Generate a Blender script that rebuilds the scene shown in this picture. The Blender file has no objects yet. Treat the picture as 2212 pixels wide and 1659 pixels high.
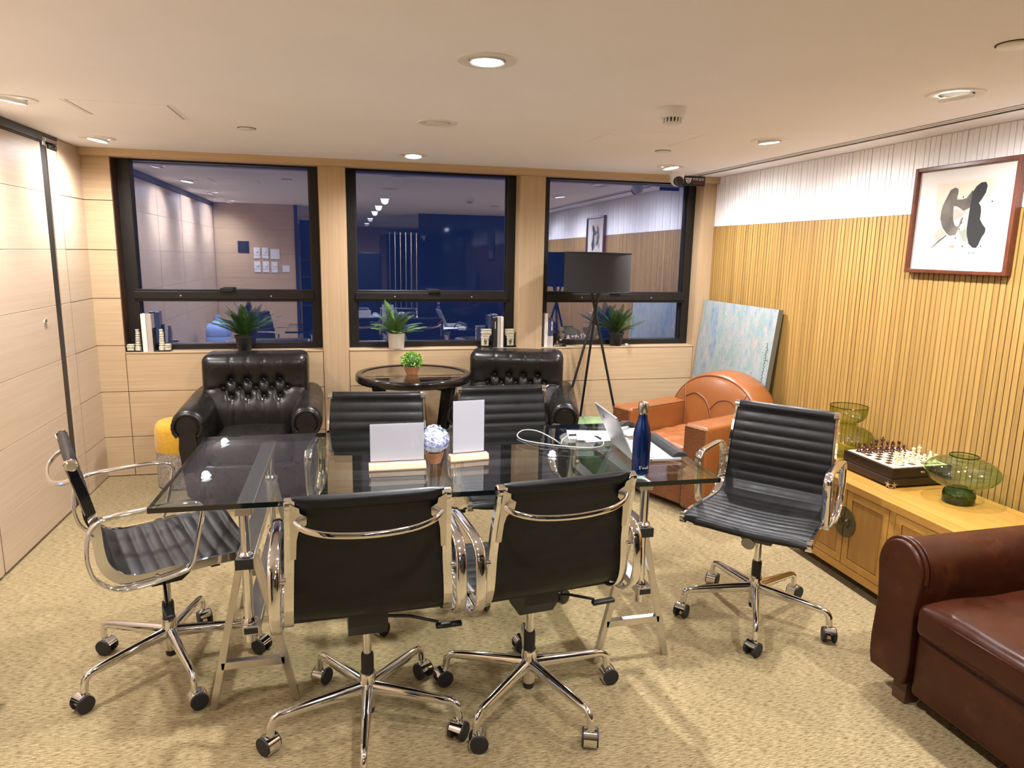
import bpy, math, random
from mathutils import Vector, Matrix, Euler
random.seed(7)
PI = math.pi
sc = bpy.context.scene
COL = sc.collection

# ---------------------------------------------------------------- camera
F_PX, W_PX = 1506.946, 2212
PITCH, YAW, ROLL = math.radians(10.6313), math.radians(13.5095), math.radians(-1.1023)
CAM_H = 1.6
fw = Vector((math.sin(YAW)*math.cos(PITCH), math.cos(YAW)*math.cos(PITCH), -math.sin(PITCH)))
rt = Vector((math.cos(YAW), -math.sin(YAW), 0))
dn = fw.cross(rt)
r2 = rt*math.cos(ROLL) + dn*math.sin(ROLL)
d2 = -rt*math.sin(ROLL) + dn*math.cos(ROLL)
cd = bpy.data.cameras.new('camera')
cam = bpy.data.objects.new('camera', cd)
COL.objects.link(cam)
cd.sensor_fit = 'HORIZONTAL'; cd.sensor_width = 36.0
cd.lens = 36.0*F_PX/W_PX
cd.clip_start = 0.02; cd.clip_end = 100
m = Matrix((r2, -d2, -fw)).transposed().to_4x4()
m.translation = Vector((0, 0, CAM_H))
cam.matrix_world = m
sc.camera = cam

# ---------------------------------------------------------------- view, world
vs = sc.view_settings
vs.view_transform = 'Standard'; vs.look = 'None'; vs.gamma = 1.0; vs.use_curve_mapping = False
vs.exposure = 0.03
LAMP_W = 150.0                       # one downlight
LAMP_COL = (0.985, 0.965, 1.0)
SKY_BLUE = (0.010, 0.025, 0.095)     # dusk sky outside the windows
wd = bpy.data.worlds.new('dusk'); sc.world = wd
wd.use_nodes = True
wd.node_tree.nodes['Background'].inputs[0].default_value = (*SKY_BLUE, 1)
wd.node_tree.nodes['Background'].inputs[1].default_value = 1.0

# ---------------------------------------------------------------- room numbers
XL, XR = -1.647, 2.899     # left partition face, slat wall face
YB = 5.22                  # window wall face
ZC = 2.217                 # ceiling
YG = 5.385                 # window glass
JZ = [0.285, 0.607, 0.928, 1.249, 1.570, 1.891]

# ---------------------------------------------------------------- materials
MATS = {}
def nodes_of(name):
    mt = bpy.data.materials.new(name); mt.use_nodes = True
    nt = mt.node_tree
    return mt, nt, nt.nodes['Principled BSDF']
def lk(nt, a, b): nt.links.new(a, b)
def texco(nt, scale=(1,1,1), rot=(0,0,0), kind='Object'):
    tc = nt.nodes.new('ShaderNodeTexCoord'); mp = nt.nodes.new('ShaderNodeMapping')
    mp.inputs['Scale'].default_value = scale; mp.inputs['Rotation'].default_value = rot
    lk(nt, tc.outputs[kind], mp.inputs['Vector']); return mp.outputs['Vector']
def worldco(nt, scale=(1,1,1), rot=(0,0,0)):
    g = nt.nodes.new('ShaderNodeNewGeometry'); mp = nt.nodes.new('ShaderNodeMapping')
    mp.inputs['Scale'].default_value = scale; mp.inputs['Rotation'].default_value = rot
    lk(nt, g.outputs['Position'], mp.inputs['Vector']); return mp.outputs['Vector']
def noise(nt, vec, scale, detail=4, rough=0.55):
    n = nt.nodes.new('ShaderNodeTexNoise')
    n.inputs['Scale'].default_value = scale; n.inputs['Detail'].default_value = detail
    n.inputs['Roughness'].default_value = rough
    if vec is not None: lk(nt, vec, n.inputs['Vector'])
    return n.outputs['Fac']
def ramp(nt, fac, stops):
    r = nt.nodes.new('ShaderNodeValToRGB'); e = r.color_ramp.elements
    while len(e) < len(stops): e.new(0.5)
    for i, (p, c) in enumerate(stops): e[i].position = p; e[i].color = (*c, 1) if len(c) == 3 else c
    lk(nt, fac, r.inputs['Fac']); return r.outputs['Color']
def mixc(nt, a, b, fac, mode='MIX'):
    n = nt.nodes.new('ShaderNodeMix'); n.data_type = 'RGBA'; n.blend_type = mode
    for k, v in (('A', a), ('B', b)):
        s = [i for i in n.inputs if i.name == k and i.type == 'RGBA'][0]
        if isinstance(v, tuple): s.default_value = (*v, 1)
        else: lk(nt, v, s)
    f = n.inputs[0]
    if isinstance(fac, (int, float)): f.default_value = fac
    else: lk(nt, fac, f)
    return [o for o in n.outputs if o.type == 'RGBA'][0]
def bump(nt, bsdf, height, strength=0.3, dist=0.002):
    b = nt.nodes.new('ShaderNodeBump'); b.inputs['Strength'].default_value = strength
    b.inputs['Distance'].default_value = dist
    lk(nt, height, b.inputs['Height']); lk(nt, b.outputs['Normal'], bsdf.inputs['Normal'])
def mplain(name, col, rough=0.5, metal=0.0, spec=0.5, nz=0.0, nscale=20, bmp=0.0, bscale=200, coat=0.0, sheen=0.0):
    mt, nt, b = nodes_of(name)
    b.inputs['Base Color'].default_value = (*col, 1); b.inputs['Roughness'].default_value = rough
    b.inputs['Metallic'].default_value = metal; b.inputs['Specular IOR Level'].default_value = spec
    if coat: b.inputs['Coat Weight'].default_value = coat
    if sheen: b.inputs['Sheen Weight'].default_value = sheen
    v = texco(nt)
    n = noise(nt, v, nscale)
    c = ramp(nt, n, [(0.3, tuple(x*(1-nz) for x in col)), (0.7, tuple(min(1, x*(1+nz)) for x in col))])
    lk(nt, c, b.inputs['Base Color'])
    if bmp: bump(nt, b, noise(nt, v, bscale, 3), bmp)
    MATS[name] = mt; return mt
def mwood(name, c1, c2, axis, rough=0.45, stretch=14, scale=5.0, spec=0.4, bmp=0.08, world=True, vary=0.0):
    """fine straight grain running along axis"""
    mt, nt, b = nodes_of(name)
    s = [stretch, stretch, stretch]; s[axis] = 0.6
    v = (worldco if world else texco)(nt, tuple(s))
    n = noise(nt, v, scale, 5, 0.6)
    n2 = noise(nt, v, scale*5, 3, 0.6)
    nm = nt.nodes.new('ShaderNodeMath'); nm.operation = 'MULTIPLY_ADD'
    lk(nt, n2, nm.inputs[0]); nm.inputs[1].default_value = 0.35; lk(nt, n, nm.inputs[2])
    c = ramp(nt, nm.outputs[0], [(0.42, c1), (0.95, c2)])
    lk(nt, c, b.inputs['Base Color'])
    if vary:            # every piece has its own tone
        oi = nt.nodes.new('ShaderNodeObjectInfo')
        c = mixc(nt, c, ramp(nt, oi.outputs['Random'], [(0.0, (1-vary, 1-vary, 1-vary)), (1.0, (1, 1, 1))]), 1.0, 'MULTIPLY')
        lk(nt, c, b.inputs['Base Color'])
    b.inputs['Roughness'].default_value = rough; b.inputs['Specular IOR Level'].default_value = spec
    bump(nt, b, nm.outputs[0], bmp, 0.001)
    MATS[name] = mt; return mt
def mleather(name, col, rough=0.36, nz=0.25, crease=0.25, spec=0.5, wear=None):
    mt, nt, b = nodes_of(name)
    v = texco(nt)
    n = noise(nt, v, 6, 4)
    c = ramp(nt, n, [(0.3, tuple(x*(1-nz) for x in col)), (0.72, tuple(x*(1+nz) for x in col))])
    if wear:
        n3 = noise(nt, v, 9, 6, 0.7)
        r = ramp(nt, n3, [(0.55, (0, 0, 0)), (0.75, (1, 1, 1))])
        c = mixc(nt, c, wear, r)
    lk(nt, c, b.inputs['Base Color'])
    rr = ramp(nt, noise(nt, v, 14, 4), [(0.3, (rough-0.06,)*3), (0.7, (rough+0.1,)*3)])
    lk(nt, rr, b.inputs['Roughness'])
    b.inputs['Specular IOR Level'].default_value = spec
    vo = nt.nodes.new('ShaderNodeTexVoronoi'); vo.inputs['Scale'].default_value = 220
    lk(nt, v, vo.inputs['Vector'])
    ad = nt.nodes.new('ShaderNodeMath'); ad.operation = 'MULTIPLY_ADD'
    lk(nt, vo.outputs['Distance'], ad.inputs[0]); ad.inputs[1].default_value = 0.25
    lk(nt, noise(nt, v, 16, 4, 0.6), ad.inputs[2])
    bump(nt, b, ad.outputs[0], crease, 0.004)
    MATS[name] = mt; return mt
def mglass(name, tint, refl=None, ior=1.5, rough=0.0, gcol=(1, 1, 1)):
    """thin clear sheet: mirror reflection over tinted see-through"""
    mt = bpy.data.materials.new(name); mt.use_nodes = True; nt = mt.node_tree
    for n in list(nt.nodes):
        if n.type != 'OUTPUT_MATERIAL': nt.nodes.remove(n)
    out = nt.nodes['Material Output']
    tr = nt.nodes.new('ShaderNodeBsdfTransparent'); tr.inputs[0].default_value = (*tint, 1)
    gl = nt.nodes.new('ShaderNodeBsdfGlossy'); gl.inputs['Roughness'].default_value = rough
    gl.inputs['Color'].default_value = (*gcol, 1)
    mx = nt.nodes.new('ShaderNodeMixShader')
    # Schlick reflectance, the same from both sides of the sheet
    f0 = ((ior-1)/(ior+1))**2
    lw = nt.nodes.new('ShaderNodeLayerWeight'); lw.inputs['Blend'].default_value = 0.5
    pw = nt.nodes.new('ShaderNodeMath'); pw.operation = 'POWER'; pw.inputs[1].default_value = 5.0
    lk(nt, lw.outputs['Facing'], pw.inputs[0])
    ma = nt.nodes.new('ShaderNodeMath'); ma.operation = 'MULTIPLY_ADD'
    lk(nt, pw.outputs[0], ma.inputs[0]); ma.inputs[1].default_value = 1-f0; ma.inputs[2].default_value = f0
    a = nt.nodes.new('ShaderNodeMath'); a.operation = 'MAXIMUM'; a.inputs[1].default_value = refl or 0.0
    lk(nt, ma.outputs[0], a.inputs[0]); lk(nt, a.outputs[0], mx.inputs[0])
    lk(nt, tr.outputs[0], mx.inputs[1]); lk(nt, gl.outputs[0], mx.inputs[2])
    lk(nt, mx.outputs[0], out.inputs['Surface'])
    MATS[name] = mt; return mt
def memit(name, col, strength):
    mt, nt, b = nodes_of(name)
    b.inputs['Base Color'].default_value = (*col, 1)
    b.inputs['Emission Color'].default_value = (*col, 1); b.inputs['Emission Strength'].default_value = strength
    MATS[name] = mt; return mt

# carpet: short ribbed dashes in rows, mottled
def mcarpet():
    mt, nt, b = nodes_of('carpet')
    br = nt.nodes.new('ShaderNodeTexBrick')
    v = worldco(nt)
    w = nt.nodes.new('ShaderNodeTexNoise'); w.inputs['Scale'].default_value = 9; w.inputs['Detail'].default_value = 3
    lk(nt, v, w.inputs['Vector'])
    vm = nt.nodes.new('ShaderNodeVectorMath'); vm.operation = 'MULTIPLY_ADD'
    lk(nt, w.outputs['Color'], vm.inputs[0]); vm.inputs[1].default_value = (0.012, 0.012, 0); lk(nt, v, vm.inputs[2])
    # stretched noise = broken ribs along x
    mp = nt.nodes.new('ShaderNodeMapping'); mp.inputs['Scale'].default_value = (36, 270, 1)
    lk(nt, vm.outputs[0], mp.inputs['Vector'])
    n1 = noise(nt, mp.outputs[0], 1.0, 3, 0.6)
    n2 = noise(nt, v, 230, 2, 0.6)
    n3 = noise(nt, v, 1.7, 3, 0.5)
    nt.nodes.remove(br)
    c = ramp(nt, n1, [(0.36, (0.165, 0.116, 0.052)), (0.50, (0.335, 0.256, 0.132)), (0.66, (0.45, 0.358, 0.205))])
    c = mixc(nt, c, ramp(nt, n2, [(0.3, (0.45, 0.42, 0.36)), (0.7, (1, 1, 1))]), 0.55, 'MULTIPLY')
    c = mixc(nt, c, ramp(nt, n3, [(0.3, (0.86, 0.86, 0.84)), (0.7, (1, 1, 1))]), 0.8, 'MULTIPLY')
    lk(nt, c, b.inputs['Base Color']); b.inputs['Roughness'].default_value = 0.95
    b.inputs['Specular IOR Level'].default_value = 0.15
    bump(nt, b, n1, 0.6, 0.004)
    MATS['carpet'] = mt
mcarpet()
mplain('ceiling_paint', (0.905, 0.89, 0.905), 0.75, nz=0.02, nscale=1.5, spec=0.2)
mwood('oak_h', (0.44, 0.305, 0.168), (0.55, 0.400, 0.238), 0, stretch=30, scale=3, vary=0.06)      # grain along x
mwood('oak_y', (0.51, 0.380, 0.255), (0.60, 0.460, 0.325), 1, stretch=22, scale=2.5, vary=0.05)     # grain along y (left partition)
mwood('oak_v', (0.42, 0.290, 0.165), (0.52, 0.375, 0.222), 2, stretch=30, scale=3)
mwood('slat_wood', (0.30, 0.165, 0.040), (0.45, 0.275, 0.080), 2, stretch=24, scale=2.2, rough=0.5, vary=0.22)
mplain('slat_white', (0.90, 0.875, 0.85), 0.6, nz=0.03)
mplain('wall_dark', (0.012, 0.010, 0.009), 0.7)
mplain('shadow_gap', (0.05, 0.035, 0.02), 0.8)
mplain('black_trim', (0.012, 0.011, 0.010), 0.42)
mplain('bronze_frame', (0.0105, 0.0078, 0.0062), 0.40, nz=0.15, spec=0.35)
mglass('window_glass', (0.93, 0.95, 1.0), refl=0.29, gcol=(0.80, 0.84, 1.0))
mplain('grey_metal', (0.35, 0.35, 0.36), 0.35, metal=0.9)
mplain('chrome', (0.80, 0.80, 0.81), 0.06, metal=1.0)
mplain('brushed_steel', (0.62, 0.60, 0.58), 0.24, metal=1.0, nz=0.06)
mleather('black_leather', (0.0068, 0.0062, 0.0060), 0.42, crease=0.12, spec=0.30)
mleather('black_hide', (0.0095, 0.0078, 0.0066), 0.29, crease=0.10, spec=0.42)
mleather('orange_leather', (0.235, 0.078, 0.0185), 0.34, nz=0.10, crease=0.04)
mleather('crinkled_leather', (0.30, 0.105, 0.036), 0.30, nz=0.18, crease=0.6)
mleather('tooled_leather', (0.15, 0.046, 0.013), 0.45, nz=0.15, crease=0.2)
mleather('brown_leather', (0.037, 0.0088, 0.0031), 0.31, nz=0.28, crease=0.02, spec=0.28, wear=(0.070, 0.0205, 0.0060))
mplain('black_plastic', (0.010, 0.010, 0.011), 0.42, bmp=0.05, bscale=400)
mplain('black_rubber', (0.012, 0.012, 0.012), 0.55)
mglass('table_glass', (0.90, 0.94, 0.92), ior=1.55)
mplain('glass_edge', (0.0035, 0.0065, 0.0055), 0.06, coat=0.5)
mglass('smoked_glass', (0.62, 0.60, 0.55))
mglass('acrylic', (0.96, 0.97, 0.98))
mplain('paper', (0.72, 0.70, 0.74), 0.7, nz=0.01)
mplain('pale_wood', (0.64, 0.44, 0.27), 0.5, nz=0.06, nscale=8)
mplain('black_lacquer', (0.010, 0.008, 0.007), 0.16)
mplain('lamp_fabric', (0.013, 0.0115, 0.0105), 0.85, bmp=0.2, bscale=500)
mplain('white_lining', (0.75, 0.74, 0.72), 0.8)
mplain('white_plastic', (0.78, 0.76, 0.72), 0.4, nz=0.01)
mplain('yellow_felt', (0.66, 0.36, 0.025), 0.9, nz=0.10, nscale=40, bmp=0.15, sheen=0.2)
mplain('grey_tweed', (0.30, 0.25, 0.19), 0.95, nz=0.55, nscale=90, bmp=0.3)
mplain('celadon_glaze', (0.20, 0.37, 0.17), 0.16, nz=0.18, nscale=5, coat=0.6)
mplain('dark_celadon', (0.035, 0.10, 0.045), 0.18, nz=0.4, nscale=7, coat=0.6)
mplain('gold_rim', (0.40, 0.33, 0.10), 0.3)
mwood('cabinet_wood', (0.33, 0.150, 0.026), (0.47, 0.245, 0.052), 1, stretch=9, scale=3.2, rough=0.34)
mwood('cabinet_front', (0.26, 0.115, 0.020), (0.38, 0.185, 0.038), 2, stretch=9, scale=3.2, rough=0.36)
mplain('groove', (0.06, 0.018, 0.004), 0.6)
mplain('aged_brass', (0.10, 0.085, 0.045), 0.38, metal=0.75, nz=0.15)
mplain('espresso_wood', (0.018, 0.009, 0.005), 0.25, nz=0.3)
mplain('cream_inlay', (0.72, 0.62, 0.42), 0.4)
mplain('dark_piece', (0.060, 0.016, 0.008), 0.25)
mplain('light_piece', (0.74, 0.58, 0.34), 0.32)
mplain('silver', (0.55, 0.52, 0.47), 0.3, metal=1.0)
mplain('frame_mahogany', (0.105, 0.028, 0.012), 0.3, nz=0.25, nscale=30)
mplain('mat_board', (0.62, 0.57, 0.51), 0.8, nz=0.01)
mplain('print_paper', (0.58, 0.49, 0.38), 0.8, nz=0.03)
mplain('ink_black', (0.010, 0.010, 0.010), 0.7)
mplain('ink_grey', (0.105, 0.090, 0.072), 0.8, nz=0.45, nscale=9)
mplain('ink_pale', (0.38, 0.34, 0.28), 0.8, nz=0.2, nscale=12)
mplain('ink_green', (0.24, 0.26, 0.20), 0.8)
mplain('seal_red', (0.60, 0.20, 0.10), 0.8)
mplain('silver_laptop', (0.40, 0.41, 0.41), 0.36, metal=0.55)
mplain('key_grey', (0.27, 0.265, 0.25), 0.55, nz=0.12, nscale=60)
mplain('black_foam', (0.012, 0.011, 0.011), 0.7, bmp=0.2)
mplain('cable_grey', (0.36, 0.36, 0.34), 0.5)
mplain('white_gloss', (0.68, 0.68, 0.67), 0.2)
mplain('book_white', (0.72, 0.66, 0.58), 0.6)
mplain('book_grey', (0.40, 0.34, 0.29), 0.6)
mplain('book_black', (0.014, 0.013, 0.013), 0.45)
mplain('book_navy', (0.05, 0.055, 0.11), 0.45)
mplain('book_lilac', (0.50, 0.44, 0.42), 0.5)
mplain('page_white', (0.70, 0.66, 0.58), 0.8)
mplain('stone_cream', (0.55, 0.50, 0.36), 0.75, nz=0.25, nscale=60)
mplain('stone_dark', (0.12, 0.10, 0.06), 0.8)
mplain('pot_black', (0.013, 0.011, 0.011), 0.5)
mplain('soil', (0.02, 0.013, 0.008), 0.95)
mplain('fern_dark', (0.026, 0.064, 0.011), 0.42, nz=0.35, nscale=25)
mplain('fern_mid', (0.046, 0.112, 0.016), 0.42, nz=0.35, nscale=25)
mplain('fern_light', (0.12, 0.22, 0.05), 0.5, nz=0.4, nscale=25)
mplain('leaf_bright', (0.20, 0.46, 0.04), 0.45, nz=0.45, nscale=60)
mplain('terracotta_wood', (0.33, 0.15, 0.065), 0.55, nz=0.35, nscale=18)
mplain('flower_blue', (0.55, 0.62, 0.72), 0.7, nz=0.35, nscale=80)
mplain('flower_violet', (0.34, 0.30, 0.66), 0.7, nz=0.35, nscale=80)
mplain('red_plate', (0.16, 0.010, 0.010), 0.5)
mplain('switch_white', (0.75, 0.75, 0.76), 0.35)
mplain('navy_cabinet', (0.012, 0.016, 0.03), 0.25)
mplain('blue_bottle_plastic', (0.30, 0.45, 0.85), 0.15, coat=0.5)
mplain('dark_glass_panel', (0.006, 0.006, 0.008), 0.05)
mplain('dark_brown_wood_and_shade', (0.07, 0.03, 0.015), 0.4)
def mgreen_glass(name, tint, refl=0.05):
    # blown glass: the wall looks deeper where it is seen edge-on
    mt = mglass(name, tint, refl=refl, ior=1.6); nt = mt.node_tree
    tr = [n for n in nt.nodes if n.type == 'BSDF_TRANSPARENT'][0]
    lw = nt.nodes.new('ShaderNodeLayerWeight'); lw.inputs['Blend'].default_value = 0.5
    c = ramp(nt, lw.outputs['Facing'], [(0.15, tint), (0.62, tuple(x**1.7 for x in tint)), (0.97, tuple(x**5 for x in tint))])
    lk(nt, c, tr.inputs[0]); return mt
mgreen_glass('green_glass', (0.72, 0.85, 0.70), 0.09)
mgreen_glass('green_glass_dark', (0.26, 0.42, 0.18))
mgreen_glass('olive_glass', (0.70, 0.76, 0.46))
memit('lamp_lens', (1.0, 0.93, 0.80), 14.0)
def mbottle():
    mt, nt, b = nodes_of('bottle_blue')
    v = texco(nt, (1, 1, 1))
    s = nt.nodes.new('ShaderNodeSeparateXYZ'); lk(nt, v, s.inputs[0])
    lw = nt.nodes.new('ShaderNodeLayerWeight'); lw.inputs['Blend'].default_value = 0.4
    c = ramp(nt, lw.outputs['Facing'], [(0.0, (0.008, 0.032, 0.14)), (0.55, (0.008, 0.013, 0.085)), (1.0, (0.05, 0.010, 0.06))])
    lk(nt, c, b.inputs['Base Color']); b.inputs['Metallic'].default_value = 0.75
    b.inputs['Roughness'].default_value = 0.16; b.inputs['Coat Weight'].default_value = 0.4
    MATS['bottle_blue'] = mt
mbottle()
def mpainting():
    mt, nt, b = nodes_of('painting_abstract')
    v = texco(nt, (1, 1, 1))
    vs_ = nt.nodes.new('ShaderNodeMapping'); vs_.inputs['Scale'].default_value = (1.0, 1.0, 0.45)
    lk(nt, v, vs_.inputs[0])
    a = noise(nt, vs_.outputs[0], 9, 5, 0.65)
    c = ramp(nt, a, [(0.30, (0.13, 0.23, 0.29)), (0.42, (0.25, 0.30, 0.33)), (0.50, (0.33, 0.34, 0.31)), (0.58, (0.20, 0.30, 0.30)), (0.70, (0.38, 0.31, 0.26))])
    b2 = noise(nt, vs_.outputs[0], 13, 6, 0.7)
    c = mixc(nt, c, (0.14, 0.25, 0.44), ramp(nt, b2, [(0.59, (0, 0, 0)), (0.68, (0.9, 0.9, 0.9))]))
    b3 = noise(nt, texco(nt, (1.3, 1.3, 0.6), (0.4, 0.2, 0.7)), 11, 6, 0.7)
    c = mixc(nt, c, (0.56, 0.34, 0.32), ramp(nt, b3, [(0.58, (0, 0, 0)), (0.68, (0.8, 0.8, 0.8))]))
    b4 = noise(nt, texco(nt, (1, 1, 1), (1.1, 0.3, 0.2)), 15, 7, 0.75)
    c = mixc(nt, c, (0.60, 0.50, 0.30), ramp(nt, b4, [(0.63, (0, 0, 0)), (0.69, (1, 1, 1))]))
    b5 = noise(nt, texco(nt, (1, 1, 1), (0.1, 1.3, 0.2)), 30, 8, 0.8)
    c = mixc(nt, c, (0.07, 0.09, 0.10), ramp(nt, b5, [(0.61, (0, 0, 0)), (0.66, (0.8, 0.8, 0.8))]))
    lk(nt, c, b.inputs['Base Color']); b.inputs['Roughness'].default_value = 0.55
    bump(nt, b, noise(nt, v, 45, 6, 0.7), 0.5, 0.004)
    MATS['painting_abstract'] = mt
mpainting()
mplain('canvas_edge', (0.10, 0.095, 0.06), 0.8)
def mchecker():
    mt, nt, b = nodes_of('chess_checker')
    v = texco(nt, (1/0.0345,)*3)
    ck = nt.nodes.new('ShaderNodeTexChecker'); ck.inputs['Scale'].default_value = 1.0
    ck.inputs['Color1'].default_value = (0.72, 0.62, 0.42, 1); ck.inputs['Color2'].default_value = (0.022, 0.012, 0.007, 1)
    ad = nt.nodes.new('ShaderNodeVectorMath'); ad.operation = 'ADD'; ad.inputs[1].default_value = (100, 100, 0.5)
    lk(nt, v, ad.inputs[0]); lk(nt, ad.outputs[0], ck.inputs['Vector'])
    lk(nt, ck.outputs['Color'], b.inputs['Base Color']); b.inputs['Roughness'].default_value = 0.3
    MATS['chess_checker'] = mt
mchecker()
def mpot():
    mt, nt, b = nodes_of('patterned_pot')
    tc = nt.nodes.new('ShaderNodeTexCoord')
    s = nt.nodes.new('ShaderNodeSeparateXYZ'); lk(nt, tc.outputs['Object'], s.inputs[0])
    at = nt.nodes.new('ShaderNodeMath'); at.operation = 'ARCTAN2'
    lk(nt, s.outputs['X'], at.inputs[0]); lk(nt, s.outputs['Y'], at.inputs[1])
    def mth(op, a, bb):
        n = nt.nodes.new('ShaderNodeMath'); n.operation = op
        for i, q in enumerate((a, bb)):
            if isinstance(q, (int, float)): n.inputs[i].default_value = q
            else: lk(nt, q, n.inputs[i])
        return n.outputs[0]
    u = mth('MULTIPLY', at.outputs[0], 5/PI*1.2); w = mth('MULTIPLY', s.outputs['Z'], 1/0.036)
    p = mth('PINGPONG', mth('ADD', u, w), 0.5); q = mth('PINGPONG', mth('SUBTRACT', u, w), 0.5)
    mn = mth('MINIMUM', p, q)
    r = ramp(nt, mth('PINGPONG', mn, 0.13), [(0.0, (0.22, 0.18, 0.12)), (0.055, (0.62, 0.55, 0.45)), (1.0, (0.64, 0.57, 0.47))])
    lk(nt, r, b.inputs['Base Color']); b.inputs['Roughness'].default_value = 0.7
    bump(nt, b, mn, 0.4, 0.003)
    MATS['patterned_pot'] = mt
mpot()
def M(n): return MATS[n]

# ---------------------------------------------------------------- mesh helpers
class MB:
    def __init__(self): self.v = []; self.f = []; self.mi = []; self.cur = 0; self.smooth = False
    def add(self, vs, fs):
        o = len(self.v); self.v += [tuple(p) for p in vs]
        self.f += [tuple(i+o for i in f) for f in fs]; self.mi += [self.cur]*len(fs); return self
    def box(self, x0, x1, y0, y1, z0, z1):
        v = [(x, y, z) for x in (x0, x1) for y in (y0, y1) for z in (z0, z1)]
        return self.add(v, [(0,1,3,2), (4,6,7,5), (0,4,5,1), (2,3,7,6), (0,2,6,4), (1,5,7,3)])
    def cbox(self, c, h): return self.box(c[0]-h[0], c[0]+h[0], c[1]-h[1], c[1]+h[1], c[2]-h[2], c[2]+h[2])
    def lathe(self, prof, n=24, c=(0,0,0), axis='Z', cap=True):
        """prof: list of (r, h)"""
        vs = []
        for r, h in prof:
            for k in range(n):
                a = 2*PI*k/n; x, y = r*math.cos(a), r*math.sin(a)
                p = {'Z': (x, y, h), 'Y': (x, h, y), 'X': (h, x, y)}[axis]
                vs.append((p[0]+c[0], p[1]+c[1], p[2]+c[2]))
        fs = []
        L = len(prof)
        for i in range(L-1):
            for k in range(n):
                k2 = (k+1) % n
                fs.append((i*n+k, i*n+k2, (i+1)*n+k2, (i+1)*n+k))
        if cap:
            if prof[0][0] > 1e-6: fs.append(tuple(reversed(range(n))))
            if prof[-1][0] > 1e-6: fs.append(tuple((L-1)*n+k for k in range(n)))
        if axis == 'Y': fs = [tuple(reversed(f)) for f in fs]
        return self.add(vs, fs)
    def tube(self, path, rad, n=8, closed=False, cap=True, squash=None):
        P = [Vector(p) for p in path]; L = len(P)
        R = rad if isinstance(rad, (list, tuple)) else [rad]*L
        T = []
        for i in range(L):
            if closed: t = P[(i+1) % L]-P[i-1]
            else: t = P[min(i+1, L-1)]-P[max(i-1, 0)]
            T.append(t.normalized())
        u = T[0].orthogonal().normalized()
        vs = []
        for i in range(L):
            u = (u - T[i]*u.dot(T[i])).normalized(); w = T[i].cross(u)
            for k in range(n):
                a = 2*PI*k/n
                vs.append(P[i] + (u*math.cos(a) + w*math.sin(a))*R[i])
        fs = []
        for i in range(L if closed else L-1):
            j = (i+1) % L
            for k in range(n):
                k2 = (k+1) % n
                fs.append((i*n+k, i*n+k2, j*n+k2, j*n+k))
        if cap and not closed: fs += [tuple(reversed(range(n))), tuple((L-1)*n+k for k in range(n))]
        return self.add(vs, fs)
    def cyl(self, a, b, r, r2=None, n=16): return self.tube([a, b], [r, r if r2 is None else r2], n)
    def sweep(self, path, sec, lat, closed=False):
        """sweep section [(a,b)] along a path lying in a plane with unit normal lat; a along lat, b along in-plane normal"""
        P = [Vector(p) for p in path]; L = len(P); lat = Vector(lat); n = len(sec); vs = []
        for i in range(L):
            t = ((P[(i+1) % L]-P[i-1]) if closed else (P[min(i+1, L-1)]-P[max(i-1, 0)])).normalized()
            nn = t.cross(lat)
            for a, b in sec: vs.append(P[i] + lat*a + nn*b)
        fs = []
        for i in range(L if closed else L-1):
            j = (i+1) % L
            for k in range(n):
                k2 = (k+1) % n; fs.append((i*n+k, j*n+k, j*n+k2, i*n+k2))
        if not closed: fs += [tuple(range(n)), tuple((L-1)*n+k for k in reversed(range(n)))]
        return self.add(vs, fs)
    def prism(self, poly, h0, h1, axis='Z'):
        """poly 2D, extruded from h0 to h1 along axis. axis Z: (x,y); Y: (x,z); X: (y,z)"""
        n = len(poly)
        def P(p, h): return {'Z': (p[0], p[1], h), 'Y': (p[0], h, p[1]), 'X': (h, p[0], p[1])}[axis]
        vs = [P(p, h0) for p in poly] + [P(p, h1) for p in poly]
        fs = [tuple(reversed(range(n))), tuple(range(n, 2*n))] + [(i, (i+1) % n, n+(i+1) % n, n+i) for i in range(n)]
        return self.add(vs, fs)
    def rbox(self, c, h, r, arc=3, flat=1, fn=None):
        """rounded box, optional per-vertex function fn(Vector local) -> Vector"""
        if not isinstance(flat, (tuple, list)): flat = (flat,)*3
        def ent(fl):
            e = [(-45 + 45*i/arc, -1.0) for i in range(arc)]
            e += [(0, -1 + 2*i/fl) for i in range(fl+1)]
            e += [(45*(i+1)/arc, 1.0) for i in range(arc)]
            return e
        E_ = [ent(f) for f in flat]
        inn = [max(h[i]-r, 0) for i in range(3)]
        for ax in range(3):
            b_, c_ = (ax+1) % 3, (ax+2) % 3
            for sg in (-1, 1):
                ea, eb = E_[b_], E_[c_]; vs = []; fs = []
                for (a1, s1) in ea:
                    for (a2, s2) in eb:
                        d = [0, 0, 0]; d[ax] = sg; d[b_] = math.tan(math.radians(a1)); d[c_] = math.tan(math.radians(a2))
                        d = Vector(d).normalized(); p = d*r
                        p[ax] += sg*inn[ax]; p[b_] += s1*inn[b_]; p[c_] += s2*inn[c_]
                        if fn: p = fn(p)
                        vs.append((p[0]+c[0], p[1]+c[1], p[2]+c[2]))
                nb = len(eb)
                for i in range(len(ea)-1):
                    for j in range(nb-1):
                        q = (i*nb+j, (i+1)*nb+j, (i+1)*nb+j+1, i*nb+j+1)
                        fs.append(q if sg > 0 else tuple(reversed(q)))
                self.add(vs, fs)
        self.weld = True
        return self
    def grid(self, fn, nu, nv):
        vs = [fn(i/nu, j/nv) for i in range(nu+1) for j in range(nv+1)]
        w = nv+1
        return self.add(vs, [(i*w+j, (i+1)*w+j, (i+1)*w+j+1, i*w+j+1) for i in range(nu) for j in range(nv)])
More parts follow.
